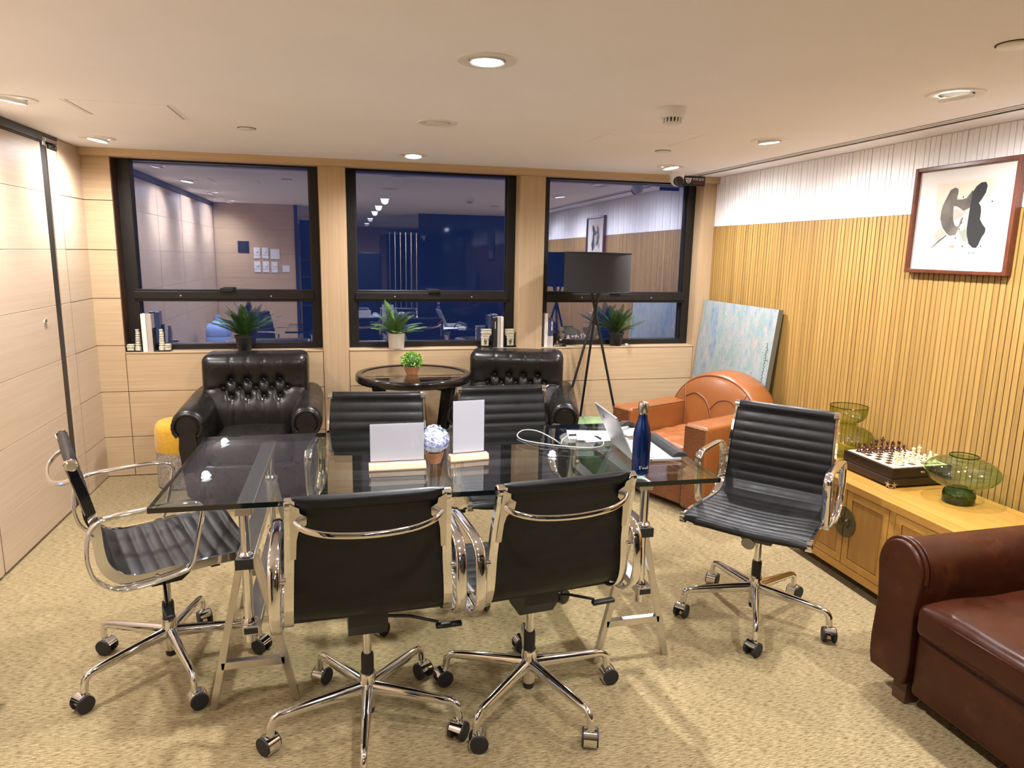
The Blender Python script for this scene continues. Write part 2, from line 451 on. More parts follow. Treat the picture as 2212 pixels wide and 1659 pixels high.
    def xf(self, mat, start=0):
        self.v[start:] = [tuple(mat @ Vector(p)) for p in self.v[start:]]; return self
    def mesh(self, name, mats, smooth=35):
        me = bpy.data.meshes.new(name)
        me.from_pydata(self.v, [], self.f)
        if not isinstance(mats, (list, tuple)): mats = [mats]
        for q in mats: me.materials.append(M(q))
        if len(mats) > 1: me.polygons.foreach_set('material_index', self.mi)
        if getattr(self, 'weld', False):
            import bmesh
            bm = bmesh.new(); bm.from_mesh(me); bmesh.ops.remove_doubles(bm, verts=bm.verts, dist=1e-6)
            bm.to_mesh(me); bm.free()
        if smooth:
            me.polygons.foreach_set('use_smooth', [True]*len(me.polygons))
            me.set_sharp_from_angle(angle=math.radians(smooth))
        me.validate(); me.update()
        return me
    def build(self, name, mats, parent=None, smooth=35, bevel=0.0, seg=2, loc=None, rz=None):
        o = bpy.data.objects.new(name, self.mesh(name, mats, smooth))
        COL.objects.link(o)
        if parent is not None: o.parent = parent
        if bevel:
            b = o.modifiers.new('bevel', 'BEVEL'); b.width = bevel; b.segments = seg
            b.limit_method = 'ANGLE'; b.angle_limit = math.radians(40)
        if loc is not None: o.location = loc
        if rz is not None: o.rotation_euler.z = rz
        return o
def link(name, me, parent=None, loc=None, rot=None):
    o = bpy.data.objects.new(name, me); COL.objects.link(o)
    if parent is not None: o.parent = parent
    if loc is not None: o.location = loc
    if rot is not None: o.rotation_euler = rot
    return o
def tag(o, label, cat, group=None, kind=None):
    o['label'] = label; o['category'] = cat
    if group: o['group'] = group
    if kind: o['kind'] = kind
    return o
def thing(name, label, cat, loc=(0,0,0), rz=0, group=None):
    o = bpy.data.objects.new(name, None); COL.objects.link(o)
    o.empty_display_size = 0.1
    o.location = loc; o.rotation_euler = (0, 0, rz)
    return tag(o, label, cat, group)
def struct(o, label, cat):
    o['kind'] = 'structure'; o['label'] = label; o['category'] = cat; return o
def catmull(pts, per=8, closed=False):
    P = [Vector(p) for p in pts]; n = len(P); out = []
    rng = range(n if closed else n-1)
    for i in rng:
        p0 = P[i-1] if (closed or i > 0) else P[0]*2-P[1]
        p1 = P[i]; p2 = P[(i+1) % n]
        p3 = P[(i+2) % n] if (closed or i+2 < n) else P[-1]*2-P[-2]
        for k in range(per):
            t = k/per
            out.append(0.5*((2*p1)+(p2-p0)*t+(2*p0-5*p1+4*p2-p3)*t*t+(3*p1-p0-3*p2+p3)*t**3))
    if not closed: out.append(P[-1])
    return out
def rsec(hx, hy, k=3, e=3.0):
    """rounded-rectangle section, superellipse"""
    n = 4*k; out = []
    for i in range(n):
        a = 2*PI*(i+0.5)/n; c, s = math.cos(a), math.sin(a)
        out.append((hx*math.copysign(abs(c)**(2/e), c), hy*math.copysign(abs(s)**(2/e), s)))
    return out
def facing(fx, fy): return math.atan2(-fx, fy)      # rz turning local +y to (fx, fy)
def text_mesh(name, body, size, mat, extrude=0.0004, align='CENTER'):
    cu = bpy.data.curves.new(name, 'FONT'); cu.body = body; cu.size = size; cu.extrude = extrude
    cu.align_x = align; cu.align_y = 'CENTER'; cu.resolution_u = 3
    o = bpy.data.objects.new(name, cu); COL.objects.link(o)
    dg = bpy.context.evaluated_depsgraph_get()
    me = bpy.data.meshes.new_from_object(o.evaluated_get(dg))
    bpy.data.objects.remove(o); bpy.data.curves.remove(cu)
    me.materials.clear(); me.materials.append(M(mat)); me.name = name
    return me

# ================================================================ STRUCTURE
YF = -5.6                  # far end of the lounge behind the camera
mb = MB().box(XL-0.15, XR+0.15, YF, YB+0.3, -0.1, 0)
struct(mb.build('floor', 'carpet', smooth=0), 'beige ribbed carpet floor of the meeting room', 'floor')
SX0, SX1 = 2.625, 2.722    # air slot along the slat wall
mb = MB().box(XL-0.15, SX0, YF, YB+0.3, ZC, ZC+0.12).box(SX1, XR+0.15, YF, YB+0.3, ZC, ZC+0.12)
ceil = struct(mb.build('ceiling', 'ceiling_paint', smooth=0), 'smooth off-white ceiling with recessed lights', 'ceiling')
mb = MB(); mb.box(SX0, SX1, 0.2, 5.17, ZC+0.05, ZC+0.06)
for xx in (SX0+0.003, SX0+0.034, SX0+0.062, SX1-0.012): mb.box(xx, xx+0.010, 0.2, 5.17, ZC+0.002, ZC+0.05)
tr1 = struct(mb.build('trim_1', 'shadow_gap', smooth=0), 'long dark slot air vent in ceiling beside slat wall', 'vent')
for xx in (SX0+0.016, SX0+0.047):
    MB().box(xx, xx+0.013, 0.2, 5.17, ZC-0.001, ZC+0.01).build('vent_blade', 'slat_white', tr1, smooth=0)
# access hatch outlines
def hatch(x0, x1, y0, y1, label, gap='book_grey'):
    t = thing('ceiling_hatch', label, 'hatch', ((x0+x1)/2, (y0+y1)/2, ZC))
    a, b = (x1-x0)/2, (y1-y0)/2
    MB().cbox((0, 0, -0.0006), (a, b, 0.0006)).build('panel', 'ceiling_paint', t, smooth=0)
    for s in (-1, 1):
        MB().cbox((s*(a+0.004), 0, -0.0012), (0.0016, b, 0.0012)).build('edge_gap', gap, t, smooth=0)
        MB().cbox((s*(a+0.022), 0, -0.0010), (0.0016, b, 0.0010)).build('edge_gap', 'ceiling_paint', t, smooth=0)
        MB().cbox((0, s*(b+0.003), -0.0006), (a, 0.0008, 0.0006)).build('edge_line', 'ceiling_paint', t, smooth=0)
hatch(-1.155, -0.755, 3.55, 3.90, 'flush access hatch in the ceiling above the yellow pouf side')
hatch(1.35, 1.80, 3.45, 3.86, 'faint flush access hatch in the ceiling beside the smoke detector', 'ceiling_paint')

# ---- window wall
OPEN = [(-1.475, -0.165), (0.020, 1.288), (1.487, 2.785)]
ZS, ZT = 0.880, 2.168
mb = MB()
mb.box(XL-0.1, XR+0.1, YB+0.014, 5.42, -0.05, ZS-0.010)
mb.box(XL-0.1, OPEN[0][0]-0.004, YB+0.014, 5.42, ZS-0.01, ZC)
mb.box(OPEN[2][1]+0.004, XR+0.1, YB+0.014, 5.42, ZS-0.01, ZC)
for a, b in ((OPEN[0][1], OPEN[1][0]), (OPEN[1][1], OPEN[2][0])): mb.box(a+0.004, b-0.004, YB+0.014, 5.42, ZS-0.01, ZC)
mb.box(XL-0.1, XR+0.1, 5.26, 5.42, 2.20, ZC+0.1)
wb = struct(mb.build('wall_back', 'shadow_gap', smooth=0), 'oak panelled wall with three windows', 'wall')
G = 0.0022
rows = [0.004] + JZ + [ZC-0.002]
for k in range(7):
    MB().box(XL, OPEN[0][0]-G, YB, YB+0.014, rows[k]+G, rows[k+1]-G).build('panel', 'oak_h', wb, smooth=0)
low = [0.004] + JZ[:2] + [ZS-0.010]
for a, b in OPEN:
    for k in range(3):
        MB().box(a+G, b-G, YB, YB+0.014, low[k]+G, low[k+1]-G).build('panel', 'oak_h', wb, smooth=0)
    MB().box(a, b, YB-0.003, 5.345, ZS-0.010, ZS).build('window_sill', 'oak_h', wb, smooth=0, bevel=0.0015)
for a, b in ((OPEN[0][1], OPEN[1][0]), (OPEN[1][1], OPEN[2][0]), (OPEN[2][1], XR)):
    MB().box(a+G, b-(G if b < 2.8 else 0), YB-0.004, YB+0.014, 0.004, ZC-0.002).build('pilaster', 'oak_v', wb, smooth=0, bevel=0.001)
for i, (a, b) in enumerate(OPEN):
    MB().box(a-0.004, a+0.002, YB+0.012, 5.345, ZS, ZC).build('reveal', 'oak_v' if i else 'dark_brown_wood_and_shade', wb, smooth=0)  # first left reveal: its shade is put into the colour as dark brown
    MB().box(b-0.002, b+0.004, YB+0.012, 5.345, ZS, ZC).build('reveal', 'oak_v', wb, smooth=0)
mb = MB().box(XL, XR+0.02, 5.172, 5.262, ZT, ZC)
struct(mb.build('trim_2', 'oak_h', smooth=0, bevel=0.001), 'flat oak beam running along the top of the windows', 'beam')

for i, (a, b) in enumerate(OPEN):
    fw_ = 0.066; y0, y1 = 5.335, 5.42
    mb = MB(); mb.box(a+0.0022, a+fw_+(0.018 if i == 0 else 0), y0, y1, ZS+0.002, 2.2).box(b-fw_, b-0.0022, y0, y1, ZS+0.002, 2.2)
    mb.box(a+fw_, b-fw_, y0, y1, ZS+0.002, ZS+0.040).box(a+fw_, b-fw_, y0+0.02, y1, 2.165, 2.2)
    win = struct(mb.build('window_%d' % (i+1), 'bronze_frame', smooth=0, bevel=0.002),
                 ('left', 'middle', 'right')[i] + ' dark bronze framed window reflecting the room at night', 'window')
    tm = MB().box(a+fw_-0.012, b-fw_+0.012, y0-0.016, y1-0.02, 1.240, 1.292).build('transom', 'bronze_frame', win, smooth=0, bevel=0.003)
    MB().box(a+fw_-0.004, b-fw_+0.004, y0-0.006, y1-0.02, 1.222, 1.306).build('rail', 'bronze_frame', win, smooth=0, bevel=0.002)
    cx_ = (-0.815, 0.655, 2.12)[i]
    MB().box(cx_-0.045, cx_+0.045, y0-0.034, y0-0.006, 1.290, 1.318).build('latch', 'bronze_frame', win, smooth=0, bevel=0.004)
    for fx in (0.27, 0.73):
        MB().lathe([(0.0, -0.004), (0.006, -0.003), (0.006, 0.0)], 10, (a+(b-a)*fx, y0-0.0165, 1.262), 'Y').build('screw', 'silver', win)
    for (nm, z0, z1) in (('glass_pane', 1.302, 2.19), ('glass_pane', ZS+0.036, 1.226)):
        g = MB().box(-(b-a)/2+fw_-0.012, (b-a)/2-fw_+0.012, -0.003, 0.003, -(z1-z0)/2, (z1-z0)/2).build(nm, 'window_glass', win, smooth=0)
        g.location = ((a+b)/2, YG, (z0+z1)/2); g.rotation_euler.x = math.radians(-0.26)
        for sgn in (-1, 1):
            MB().box((a if sgn < 0 else b-fw_-0.010)+(fw_+0.0 if sgn < 0 else 0), (a+fw_+0.010 if sgn < 0 else b-fw_), YG-0.014, YG-0.004, z0, z1).build('glazing_bead', 'black_trim', win, smooth=0)

# ---- left partition
mb = MB().box(XL-0.12, XL-0.016, 0.70, 5.42, -0.05, ZC)
wl = struct(mb.build('wall_left', 'wall_dark', smooth=0), 'pale oak sliding partition wall on the left', 'wall')
prow = [0.014] + JZ + [2.163]
for (y0, y1) in ((4.692, 4.826), (3.664, 4.598), (2.697, 3.650), (1.727, 2.683), (0.82, 1.713)):
    for k in range(7):
        MB().box(XL-0.016, XL, y0, y1, prow[k]+0.0008, prow[k+1]-0.0008).build('panel_board', 'oak_y', wl, smooth=0, bevel=0.0014, seg=1)
for k in range(7):
    MB().box(XL-0.016, XL, 4.836, YB, rows[k]+G, rows[k+1]-G).build('panel', 'oak_v' if k > 9 else 'oak_y', wl, smooth=0)
MB().box(XL-0.016, XL-0.006, 4.604, 4.686, 0.0, 2.163).build('edge_post', 'black_trim', wl, smooth=0)
MB().box(XL-0.016, XL+0.012, 0.82, 4.61, 2.170, ZC).box(XL-0.016, XL+0.006, 0.82, 4.61, 2.163, 2.170).box(XL-0.016, XL+0.012, 4.61, 4.83, 2.200, ZC).build('ceiling_track', 'black_trim', wl, smooth=0, bevel=0.002)
MB().box(XL-0.01, XL+0.010, 4.612, 4.655, 2.150, 2.198).box(XL-0.01, XL+0.010, 4.655, 4.830, 2.176, 2.198).build('track_bracket', 'grey_metal', wl, smooth=0, bevel=0.002)
MB().box(XL-0.008, XL+0.006, 4.695, 4.826, 2.140, 2.168).build('bracket_plate', 'black_plastic', wl, smooth=0)
for yy in (4.72, 4.80): MB().lathe([(0.006, XL+0.006), (0.006, XL+0.009), (0, XL+0.010)], 10, (0, yy, 2.154), 'X').build('screw', 'silver', wl)
MB().lathe([(0.020, XL), (0.020, XL+0.004), (0.013, XL+0.006), (0.012, XL+0.002), (0, XL+0.002)], 20, (0, 4.43, 1.164), 'X').build('lock_ring', 'chrome', wl)

# ---- slat wall
mb = MB(); mb.box(XR+0.016, XR+0.12, -0.2, 5.42, -0.05, 1.838)
wr = struct(mb.build('wall_right', 'tooled_leather', smooth=0), 'vertical slat wall, golden wood below and white above', 'wall')
wr.data.materials[0] = M('dark_brown_wood_and_shade')
MB().box(XR+0.008, XR+0.12, -0.2, 5.42, 1.838, ZC).build('white_backing', 'slat_white', wr, smooth=0)
pitch = 0.0315
me_w = MB().box(0, 0.018, -0.0130, 0.0130, 0, 1.836).mesh('wood_slat', 'slat_wood', 0)
me_s = MB().box(0, 0.012, -0.0141, 0.0141, 0, ZC-1.842).mesh('white_slat', 'slat_white', 0)
n = int((YB-0.006+0.19)/pitch)
for k in range(n):
    y = YB-0.018-k*pitch
    link('wood_slat', me_w, wr, (XR+random.uniform(-0.0012, 0.0012), y, 0.001))
    link('white_slat', me_s, wr, (XR+0.001+(0.0022 if (k % 10) in (4, 9) else 0)+random.uniform(-0.0005, 0.0005), y, 1.840))

# ---- wall and lounge behind the camera (seen only mirrored in the window glass)
mb = MB().box(XL-0.1, -0.62, 0.70, 0.786, -0.05, ZC)
wf = struct(mb.build('wall_front', 'shadow_gap', smooth=0), 'oak panel wall behind the camera, mirrored in the left window', 'wall')
for k in range(7): MB().box(XL, -0.64, 0.786, 0.80, rows[k]+0.001, rows[k+1]-0.001).build('panel', 'oak_h', wf, smooth=0)
MB().box(-0.64, -0.60, 0.69, 0.81, 0, ZC).build('door_jamb', 'black_trim', wf, smooth=0)
mb = MB().box(1.12, XR+0.1, -0.28, -0.20, -0.05, ZC)
struct(mb.build('wall_glass_partition', 'dark_glass_panel', smooth=0), 'black glass partition mirrored in the middle window', 'wall')
mb = MB().box(XL-0.1, XR+0.1, YF-0.1, YF, -0.05, ZC)
struct(mb.build('wall_lounge', 'oak_h', smooth=0), 'far oak wall of the lounge behind, mirrored in the middle window', 'wall')
mb = MB().box(XL-0.1, XL, YF, 0.70, -0.05, ZC)
struct(mb.build('wall_lounge_left', 'oak_y', smooth=0), 'side wall of the lounge behind the camera', 'wall')
mb = MB().box(XR+0.01, XR+0.1, YF, -0.28, -0.05, ZC)
struct(mb.build('wall_lounge_right', 'slat_white', smooth=0), 'pale side wall of the lounge behind the camera', 'wall')

# ================================================================ CEILING FITTINGS
ring_me = MB().lathe([(0.098, 0.0), (0.097, -0.004), (0.088, -0.0055), (0.066, -0.0045), (0.060, -0.002), (0.060, 0.0)], 40).mesh('trim_ring', 'white_plastic', 30)
gim_me = MB().lathe([(0.050, 0.0), (0.0575, -0.003), (0.0575, 0.010), (0.052, 0.012)], 36, cap=False).mesh('gimbal', 'white_plastic', 30)
lens_me = MB().lathe([(0.050, 0.001), (0.050, -0.0015), (0.0, -0.003)], 30).mesh('lens', 'lamp_lens', 40)
off_me = MB().lathe([(0.050, 0.001), (0.048, -0.002), (0.030, 0.0), (0.028, -0.003), (0, -0.004)], 30).mesh('lens', 'white_plastic', 30)
well_me = MB().lathe([(0.0615, -0.0012), (0.0, -0.0012)], 36).mesh('well', 'shadow_gap', 0)
def downlight(x, y, lit, tilt, label, power=1.0, size=100, blend=0.75):
    """tilt: (tx, ty) horizontal lean of the beam"""
    t = thing('downlight', label, 'ceiling light', (x, y, ZC), 0, 'round recessed downlights')
    link('trim_ring', ring_me, t); link('well', well_me, t)
    d = Vector((tilt[0], tilt[1], -1)).normalized()
    q = Vector((0, 0, -1)).rotation_difference(d)
    k = math.hypot(*tilt)
    off = Vector((0, 0, -0.006-0.046*min(k, 0.6)))
    for nm, me in (('gimbal', gim_me), ('lens', lens_me if lit else off_me)):
        o = link(nm, me, t); o.rotation_mode = 'QUATERNION'; o.rotation_quaternion = q; o.location = off
    if lit:
        ld = bpy.data.lights.new('downlight_lamp', 'SPOT')
        ld.energy = LAMP_W*power; ld.color = LAMP_COL; ld.spot_size = math.radians(min(176, size+64)); ld.spot_blend = 1.0
        ld.shadow_soft_size = 0.04
        lo = bpy.data.objects.new('downlight_lamp', ld); COL.objects.link(lo)
        lo.parent = t; lo.rotation_mode = 'QUATERNION'; lo.rotation_quaternion = q
        lo.location = off + d*0.02
    return t
downlight(0.470, 2.390, True, (0, 0.0), 'large lit downlight over the table, nearest in the ceiling centre', 1.35, 115)
downlight(-1.387, 3.618, True, (-0.14, 0.05), 'lit tilted downlight cut by the left photo edge', 0.85, 100)
downlight(-1.392, 4.734, True, (-0.16, -0.05), 'lit tilted downlight in the far left corner of the ceiling', 0.66, 100)
downlight(0.454, 4.759, True, (0, -0.12), 'lit downlight just above the middle window', 1.0, 110)
downlight(2.231, 3.492, True, (0.10, 0.0), 'lit downlight above the right office chair, beside the air slot', 0.95, 110)
downlight(2.238, 4.680, True, (0.12, -0.10), 'lit downlight just in front of the security camera', 1.0, 110)
downlight(2.246, 2.314, True, (0.24, 0.08), 'lit tilted downlight turned to the framed print', 0.95, 95)
downlight(0.458, 3.565, False, (0.0, 0.0), 'unlit downlight between the two lit ones on the centre line')
downlight(-1.390, 2.430, True, (-0.35, 0.0), 'lit downlight beside the partition, mirrored in the left window', 0.9, 100)
downlight(-1.390, 1.250, True, (-0.35, 0.0), 'second lit downlight beside the partition mirrored in the left window', 0.7, 100)
downlight(2.246, 1.150, True, (0.1, 0.1), 'lit downlight behind the brown club chair, outside the frame', 1.1, 110)
downlight(0.455, 1.200, True, (0, 0), 'downlight nearest the opening, mirrored in the middle window, lit as added fill', 0.6, 115)  # its light is added as fill for chair backs and papers
for yy, lab in ((0.0, 'first'), (-1.9, 'second'), (-3.8, 'third')):
    downlight(0.455, yy, True, (0, 0), lab + ' lit downlight of the lounge mirrored in the middle window', 0.7, 120)

def disc(x, y, r, label, cat='cover'):
    t = thing('ceiling_disc', label, cat, (x, y, ZC))
    MB().lathe([(r, 0), (r, -0.0015), (r*0.93, -0.0025), (r*0.90, -0.0015)], 32).build('rim', 'shadow_gap', t)
    MB().lathe([(r*0.90, -0.001), (r*0.90, -0.006), (r*0.84, -0.0075), (0, -0.008)], 32).build('cover_plate', 'white_plastic', t)
disc(-0.481, 4.064, 0.047, 'small round flush ceiling cover left of the unlit downlight')
disc(1.870, 4.035, 0.047, 'small round flush ceiling cover near the security camera')
disc(1.891, 1.760, 0.052, 'small round ceiling cover at the upper right photo edge')
t = thing('smoke_detector', 'white dome smoke detector hanging from the ceiling', 'smoke detector', (1.372, 2.885, ZC))
MB().lathe([(0.058, 0), (0.060, -0.006), (0.058, -0.032), (0.052, -0.040), (0.040, -0.042)], 36).build('base', 'white_plastic', t)
MB().lathe([(0.038, -0.040), (0.033, -0.060)], 24, cap=False).build('chamber', 'shadow_gap', t)
MB().lathe([(0.034, -0.058), (0.034, -0.064), (0.028, -0.068), (0, -0.069)], 30).build('cap', 'white_plastic', t)
vane = MB().box(0.031, 0.0405, -0.0035, 0.0035, -0.061, -0.040).mesh('vane', 'white_plastic', 0)
for k in range(16): link('vane', vane, t, rot=(0, 0, 2*PI*k/16))

t = thing('security_camera', 'white dome security camera hanging before the right window', 'camera', (2.452, 5.02, ZC))
MB().lathe([(0.060, 0), (0.060, -0.012), (0.056, -0.020), (0.050, -0.045)], 32).build('mount', 'white_plastic', t)
ball = MB()
ball.lathe([(0.050*math.sin(a), 0.050*math.cos(a)) for a in [PI*i/16 for i in range(17)]], 30)
ball.build('camera_ball', 'white_plastic', t, loc=(0, 0, -0.050))
f_ = Vector((-0.10, -0.93, -0.36)).normalized(); q = Vector((0, 0, 1)).rotation_difference(f_)
o = MB().lathe([(0.037, 0.030), (0.037, 0.044), (0.034, 0.0545), (0.031, 0.0525), (0, 0.0520)], 32).build('lens_ring', 'black_plastic', t, loc=(0, 0, -0.050)); o.rotation_mode = 'QUATERNION'; o.rotation_quaternion = q
o = MB().lathe([(0.014, 0.050), (0.014, 0.054), (0, 0.056)], 20).build('lens', 'dark_glass_panel', t, loc=(0, 0, -0.050)); o.rotation_mode = 'QUATERNION'; o.rotation_quaternion = q

t = thing('warning_sign', 'small black surveillance sign with white characters on the beam', 'sign', (2.675, 5.168, 2.178))
MB().cbox((0, 0, 0), (0.090, 0.003, 0.0365)).build('plate', 'black_plastic', t, smooth=0, bevel=0.002)
MB().box(-0.080, -0.025, -0.0036, -0.003, 0.012, 0.022).build('icon_bar', 'white_plastic', t, smooth=0)
MB().prism([(-0.076, 0.008), (-0.072, -0.004), (-0.062, -0.016), (-0.052, -0.019), (-0.042, -0.016), (-0.032, -0.004), (-0.028, 0.008)], -0.0036, -0.003, 'Y').build('icon_dome', 'white_plastic', t, smooth=0)
MB().lathe([(0.010, -0.0040), (0.010, -0.003)], 18, (-0.052, 0, -0.006), 'Y').build('icon_ring', 'black_plastic', t)
MB().lathe([(0.006, -0.0044), (0.006, -0.003)], 18, (-0.052, 0, -0.006), 'Y').build('icon_eye', 'white_plastic', t)
MB().lathe([(0.0025, -0.0048), (0.0025, -0.003)], 12, (-0.052, 0, -0.006), 'Y').build('icon_pupil', 'black_plastic', t)
me = text_mesh('characters', '\u5185\u6709\u76d1\u63a7', 0.0245, 'white_plastic')
o = link('characters', me, t, (0.032, -0.0035, 0.013), (PI/2, 0, 0))
MB().box(-0.016, 0.078, -0.0036, -0.003, -0.022, -0.003).build('red_band', 'red_plate', t, smooth=0)

# ================================================================ OFFICE CHAIRS
SP = [(0.283, 0.496), (0.22, 0.509), (0.12, 0.509), (0.02, 0.503), (-0.07, 0.499), (-0.135, 0.503), (-0.180, 0.527), (-0.207, 0.567), (-0.217, 0.62), (-0.222, 0.70), (-0.242, 0.80), (-0.262, 0.87), (-0.280, 0.932)]
cp = [Vector((0, a, b)) for a, b in SP]
fine = catmull(cp, 24)
acc = [0.0]
for i in range(1, len(fine)): acc.append(acc[-1]+(fine[i]-fine[i-1]).length)
TOT = acc[-1]
def prof_at(s):
    s = min(max(s, 0), TOT)
    lo, hi = 0, len(acc)-1
    while hi-lo > 1:
        md = (lo+hi)//2
        if acc[md] <= s: lo = md
        else: hi = md
    k = (s-acc[lo])/max(acc[hi]-acc[lo], 1e-9)
    p = fine[lo].lerp(fine[hi], k); tg = (fine[hi]-fine[lo]).normalized()
    return p, Vector((0, -tg.z, tg.y))*-1     # normal on the sitter's side
def half_w(s): return 0.252 - 0.040*s/TOT
SPLIT = 0.465
RIB = 0.0468
def sling(s0, s1, flip_end):
    mb = MB(); ns = int((s1-s0)/0.0058); nu = 12
    def thick(s):
        x = (s % RIB)/RIB
        rib = abs(math.sin(PI*x))**0.55
        t = 0.0050+0.0066*rib
        e = min(s, TOT-s)
        if e < 0.040: t = max(t, 0.021*math.sqrt(max(0.0, 1-((e-0.020)/0.020)**2))+0.0015)
        return t
    def P(side):
        def fn(a, b):
            s = s0+(s1-s0)*a; u = -1+2*b
            p, nrm = prof_at(s); w = half_w(s)
            sag = 0.016*(1-u*u)*(1 if s < 0.30 else max(0.25, 1-(s-0.30)/0.25))
            t = thick(s)*(1-0.55*abs(u)**10)
            if side < 0: t = 0.55*t+0.002 if min(s, TOT-s) < 0.04 else 0.0042+0.15*(t-0.0045)
            return Vector((u*w, 0, 0)) + p + nrm*(-sag*0.9 + side*t)
        return fn
    mb.grid(P(1), ns, nu)
    o = len(mb.v); mb.grid(P(-1), ns, nu)
    w = nu+1; L = (ns+1)*w
    fs = []
    for i in range(ns):
        fs.append((i*w, (i+1)*w, o+(i+1)*w, o+i*w)); fs.append((i*w+nu, o+i*w+nu, o+(i+1)*w+nu, (i+1)*w+nu))
    for j in range(nu):
        fs.append((j, o+j, o+j+1, j+1)); fs.append((ns*w+j, ns*w+j+1, o+ns*w+j+1, o+ns*w+j))
    mb.f += fs; mb.mi += [0]*len(fs)
    return mb
CH = {}
CH['seat'] = sling(0.0, SPLIT, True).mesh('seat', 'black_leather', 60)
CH['backrest'] = sling(SPLIT+0.0005, TOT, True).mesh('backrest', 'black_leather', 60)
# side frames follow the sling edge, bowed behind the lower back
def frame_mesh(sd):
    mb = MB(); pts = []
    N = 60
    rings = []
    for i in range(N+1):
        s = 0.004 + (TOT-0.008)*i/N
        p, nrm = prof_at(s); w = half_w(s)+0.0075
        deep = 0.019 + 0.006*math.exp(-((s-0.44)/0.12)**2)
        if s > TOT-0.05: deep *= 0.75
        rings.append((p, nrm, w, deep))
    n = 4; vs = []
    for p, nrm, w, deep in rings:
        for a, b in ((-0.004, 0.010), (0.006, 0.010), (0.010, -deep), (-0.017, -deep)):
            vs.append(Vector((sd*(w+a), 0, 0)) + p + nrm*b)
    fs = []
    for i in range(N):
        for k in range(4):
            q = (i*4+k, (i+1)*4+k, (i+1)*4+(k+1) % 4, i*4+(k+1) % 4)
            fs.append(q if sd > 0 else tuple(reversed(q)))
    fs += [(3, 2, 1, 0), (N*4, N*4+1, N*4+2, N*4+3)]
    mb.add(vs, fs)
    return mb.mesh('side_frame', 'chrome', 30)
CH['frameL'] = frame_mesh(-1); CH['frameR'] = frame_mesh(1)
def cap_mesh(sd, s):
    mb = MB()
    if 1:
        p, nrm = prof_at(s); w = half_w(s)
        mb.lathe([(0.019, -0.004), (0.019, 0.016), (0.014, 0.019), (0.0, 0.019)] if sd > 0 else [(0.0, -0.019), (0.014, -0.019), (0.019, -0.016), (0.019, 0.004)], 18, (sd*w, p.y, p.z), 'X')
    return mb.mesh('end_cap', 'chrome', 30)
for q_, s_ in (('F', 0.020), ('T', TOT-0.020)): CH['capL'+q_] = cap_mesh(-1, s_); CH['capR'+q_] = cap_mesh(1, s_)
arm_pts = [(0.030, 0.500), (-0.02, 0.489), (-0.09, 0.480), (-0.155, 0.479), (-0.205, 0.497), (-0.243, 0.540), (-0.258, 0.60), (-0.258, 0.66), (-0.248, 0.715), (-0.222, 0.750), (-0.18, 0.762), (-0.10, 0.766), (-0.02, 0.768), (0.045, 0.767), (0.080, 0.757), (0.094, 0.730), (0.088, 0.690), (0.075, 0.63), (0.062, 0.57), (0.050, 0.525)]
def arm_mesh(sd):
    path = [Vector((sd*0.269, a, b if b < 0.5 else 0.5+(b-0.5)*0.905)) for a, b in arm_pts]
    path = catmull(path, 4, True)
    return MB().sweep(path, rsec(0.017, 0.0068, 3, 2.6), (1, 0, 0), True).mesh('armrest', 'chrome', 60)
CH['armL'] = arm_mesh(-1); CH['armR'] = arm_mesh(1)
def brk_mesh(sd, y, z):
    mb = MB()
    mb.cyl((sd*0.236, y, z), (sd*0.264, y, z), 0.0075, n=12)
    return mb.mesh('arm_bracket', 'chrome')
for q_, y_, z_ in (('U', -0.240, 0.672), ('D', -0.06, 0.492)): CH['brkL'+q_] = brk_mesh(-1, y_, z_); CH['brkR'+q_] = brk_mesh(1, y_, z_)
hp = [(0.216, -0.262, 0.868), (0.205, -0.280, 0.858), (0.175, -0.306, 0.845), (0.11, -0.328, 0.834), (0, -0.336, 0.829)]
hp = hp + [(-a, b, c) for a, b, c in reversed(hp[:-1])]
CH['handle'] = MB().sweep([Vector(p) for p in catmull(hp, 5)], rsec(0.010, 0.006, 3, 2.4), (0, 0.12, 0.99)).mesh('back_handle', 'chrome', 60)
def plate_mesh(sd):
    mb = MB()
    pl = [(0.216, 0.918), (0.192, 0.905), (0.190, 0.888), (0.172, 0.875), (0.174, 0.850), (0.196, 0.828), (0.202, 0.80), (0.206, 0.74), (0.222, 0.74)]
    vs = []
    for dx in (0.0, -0.004):
        for x, z in pl:
            yy = -0.222-0.0275*(1 if z > 0.70 else 0)*((z-0.70)/0.10) if z < 0.80 else -0.2425-(z-0.80)*0.285
            vs.append((sd*x, yy-0.016+dx, z))
    n = len(pl)
    f = [tuple(range(n)), tuple(reversed(range(n, 2*n)))] + [(i, n+i, n+(i+1) % n, (i+1) % n) for i in range(n)]
    if sd > 0: f = [tuple(reversed(q)) for q in f]
    mb.add(vs, f); return mb.mesh('back_plate', 'brushed_steel', 30)
CH['plateL'] = plate_mesh(-1); CH['plateR'] = plate_mesh(1)
mb = MB(); mb.prism([(-0.10, 0.478), (-0.10, 0.425), (-0.055, 0.370), (0.045, 0.370), (0.13, 0.440), (0.16, 0.478)], -0.062, 0.062, 'X')
CH['mech'] = mb.mesh('tilt_mechanism', 'black_plastic', 30)
CH['stretchF'] = MB().box(-0.240, 0.240, 0.115, 0.145, 0.474, 0.490).mesh('cross_bar', 'black_plastic', 0)
CH['stretchR'] = MB().box(-0.235, 0.235, -0.105, -0.080, 0.464, 0.480).mesh('cross_bar', 'black_plastic', 0)
mb = MB(); mb.tube([(0.05, -0.02, 0.410), (0.14, -0.025, 0.400), (0.235, -0.035, 0.372)], 0.0055, 8)
CH['lever'] = mb.mesh('lever', 'black_plastic')
mb = MB(); mb.rbox((0.27, -0.040, 0.360), (0.045, 0.012, 0.0075), 0.006, 2)
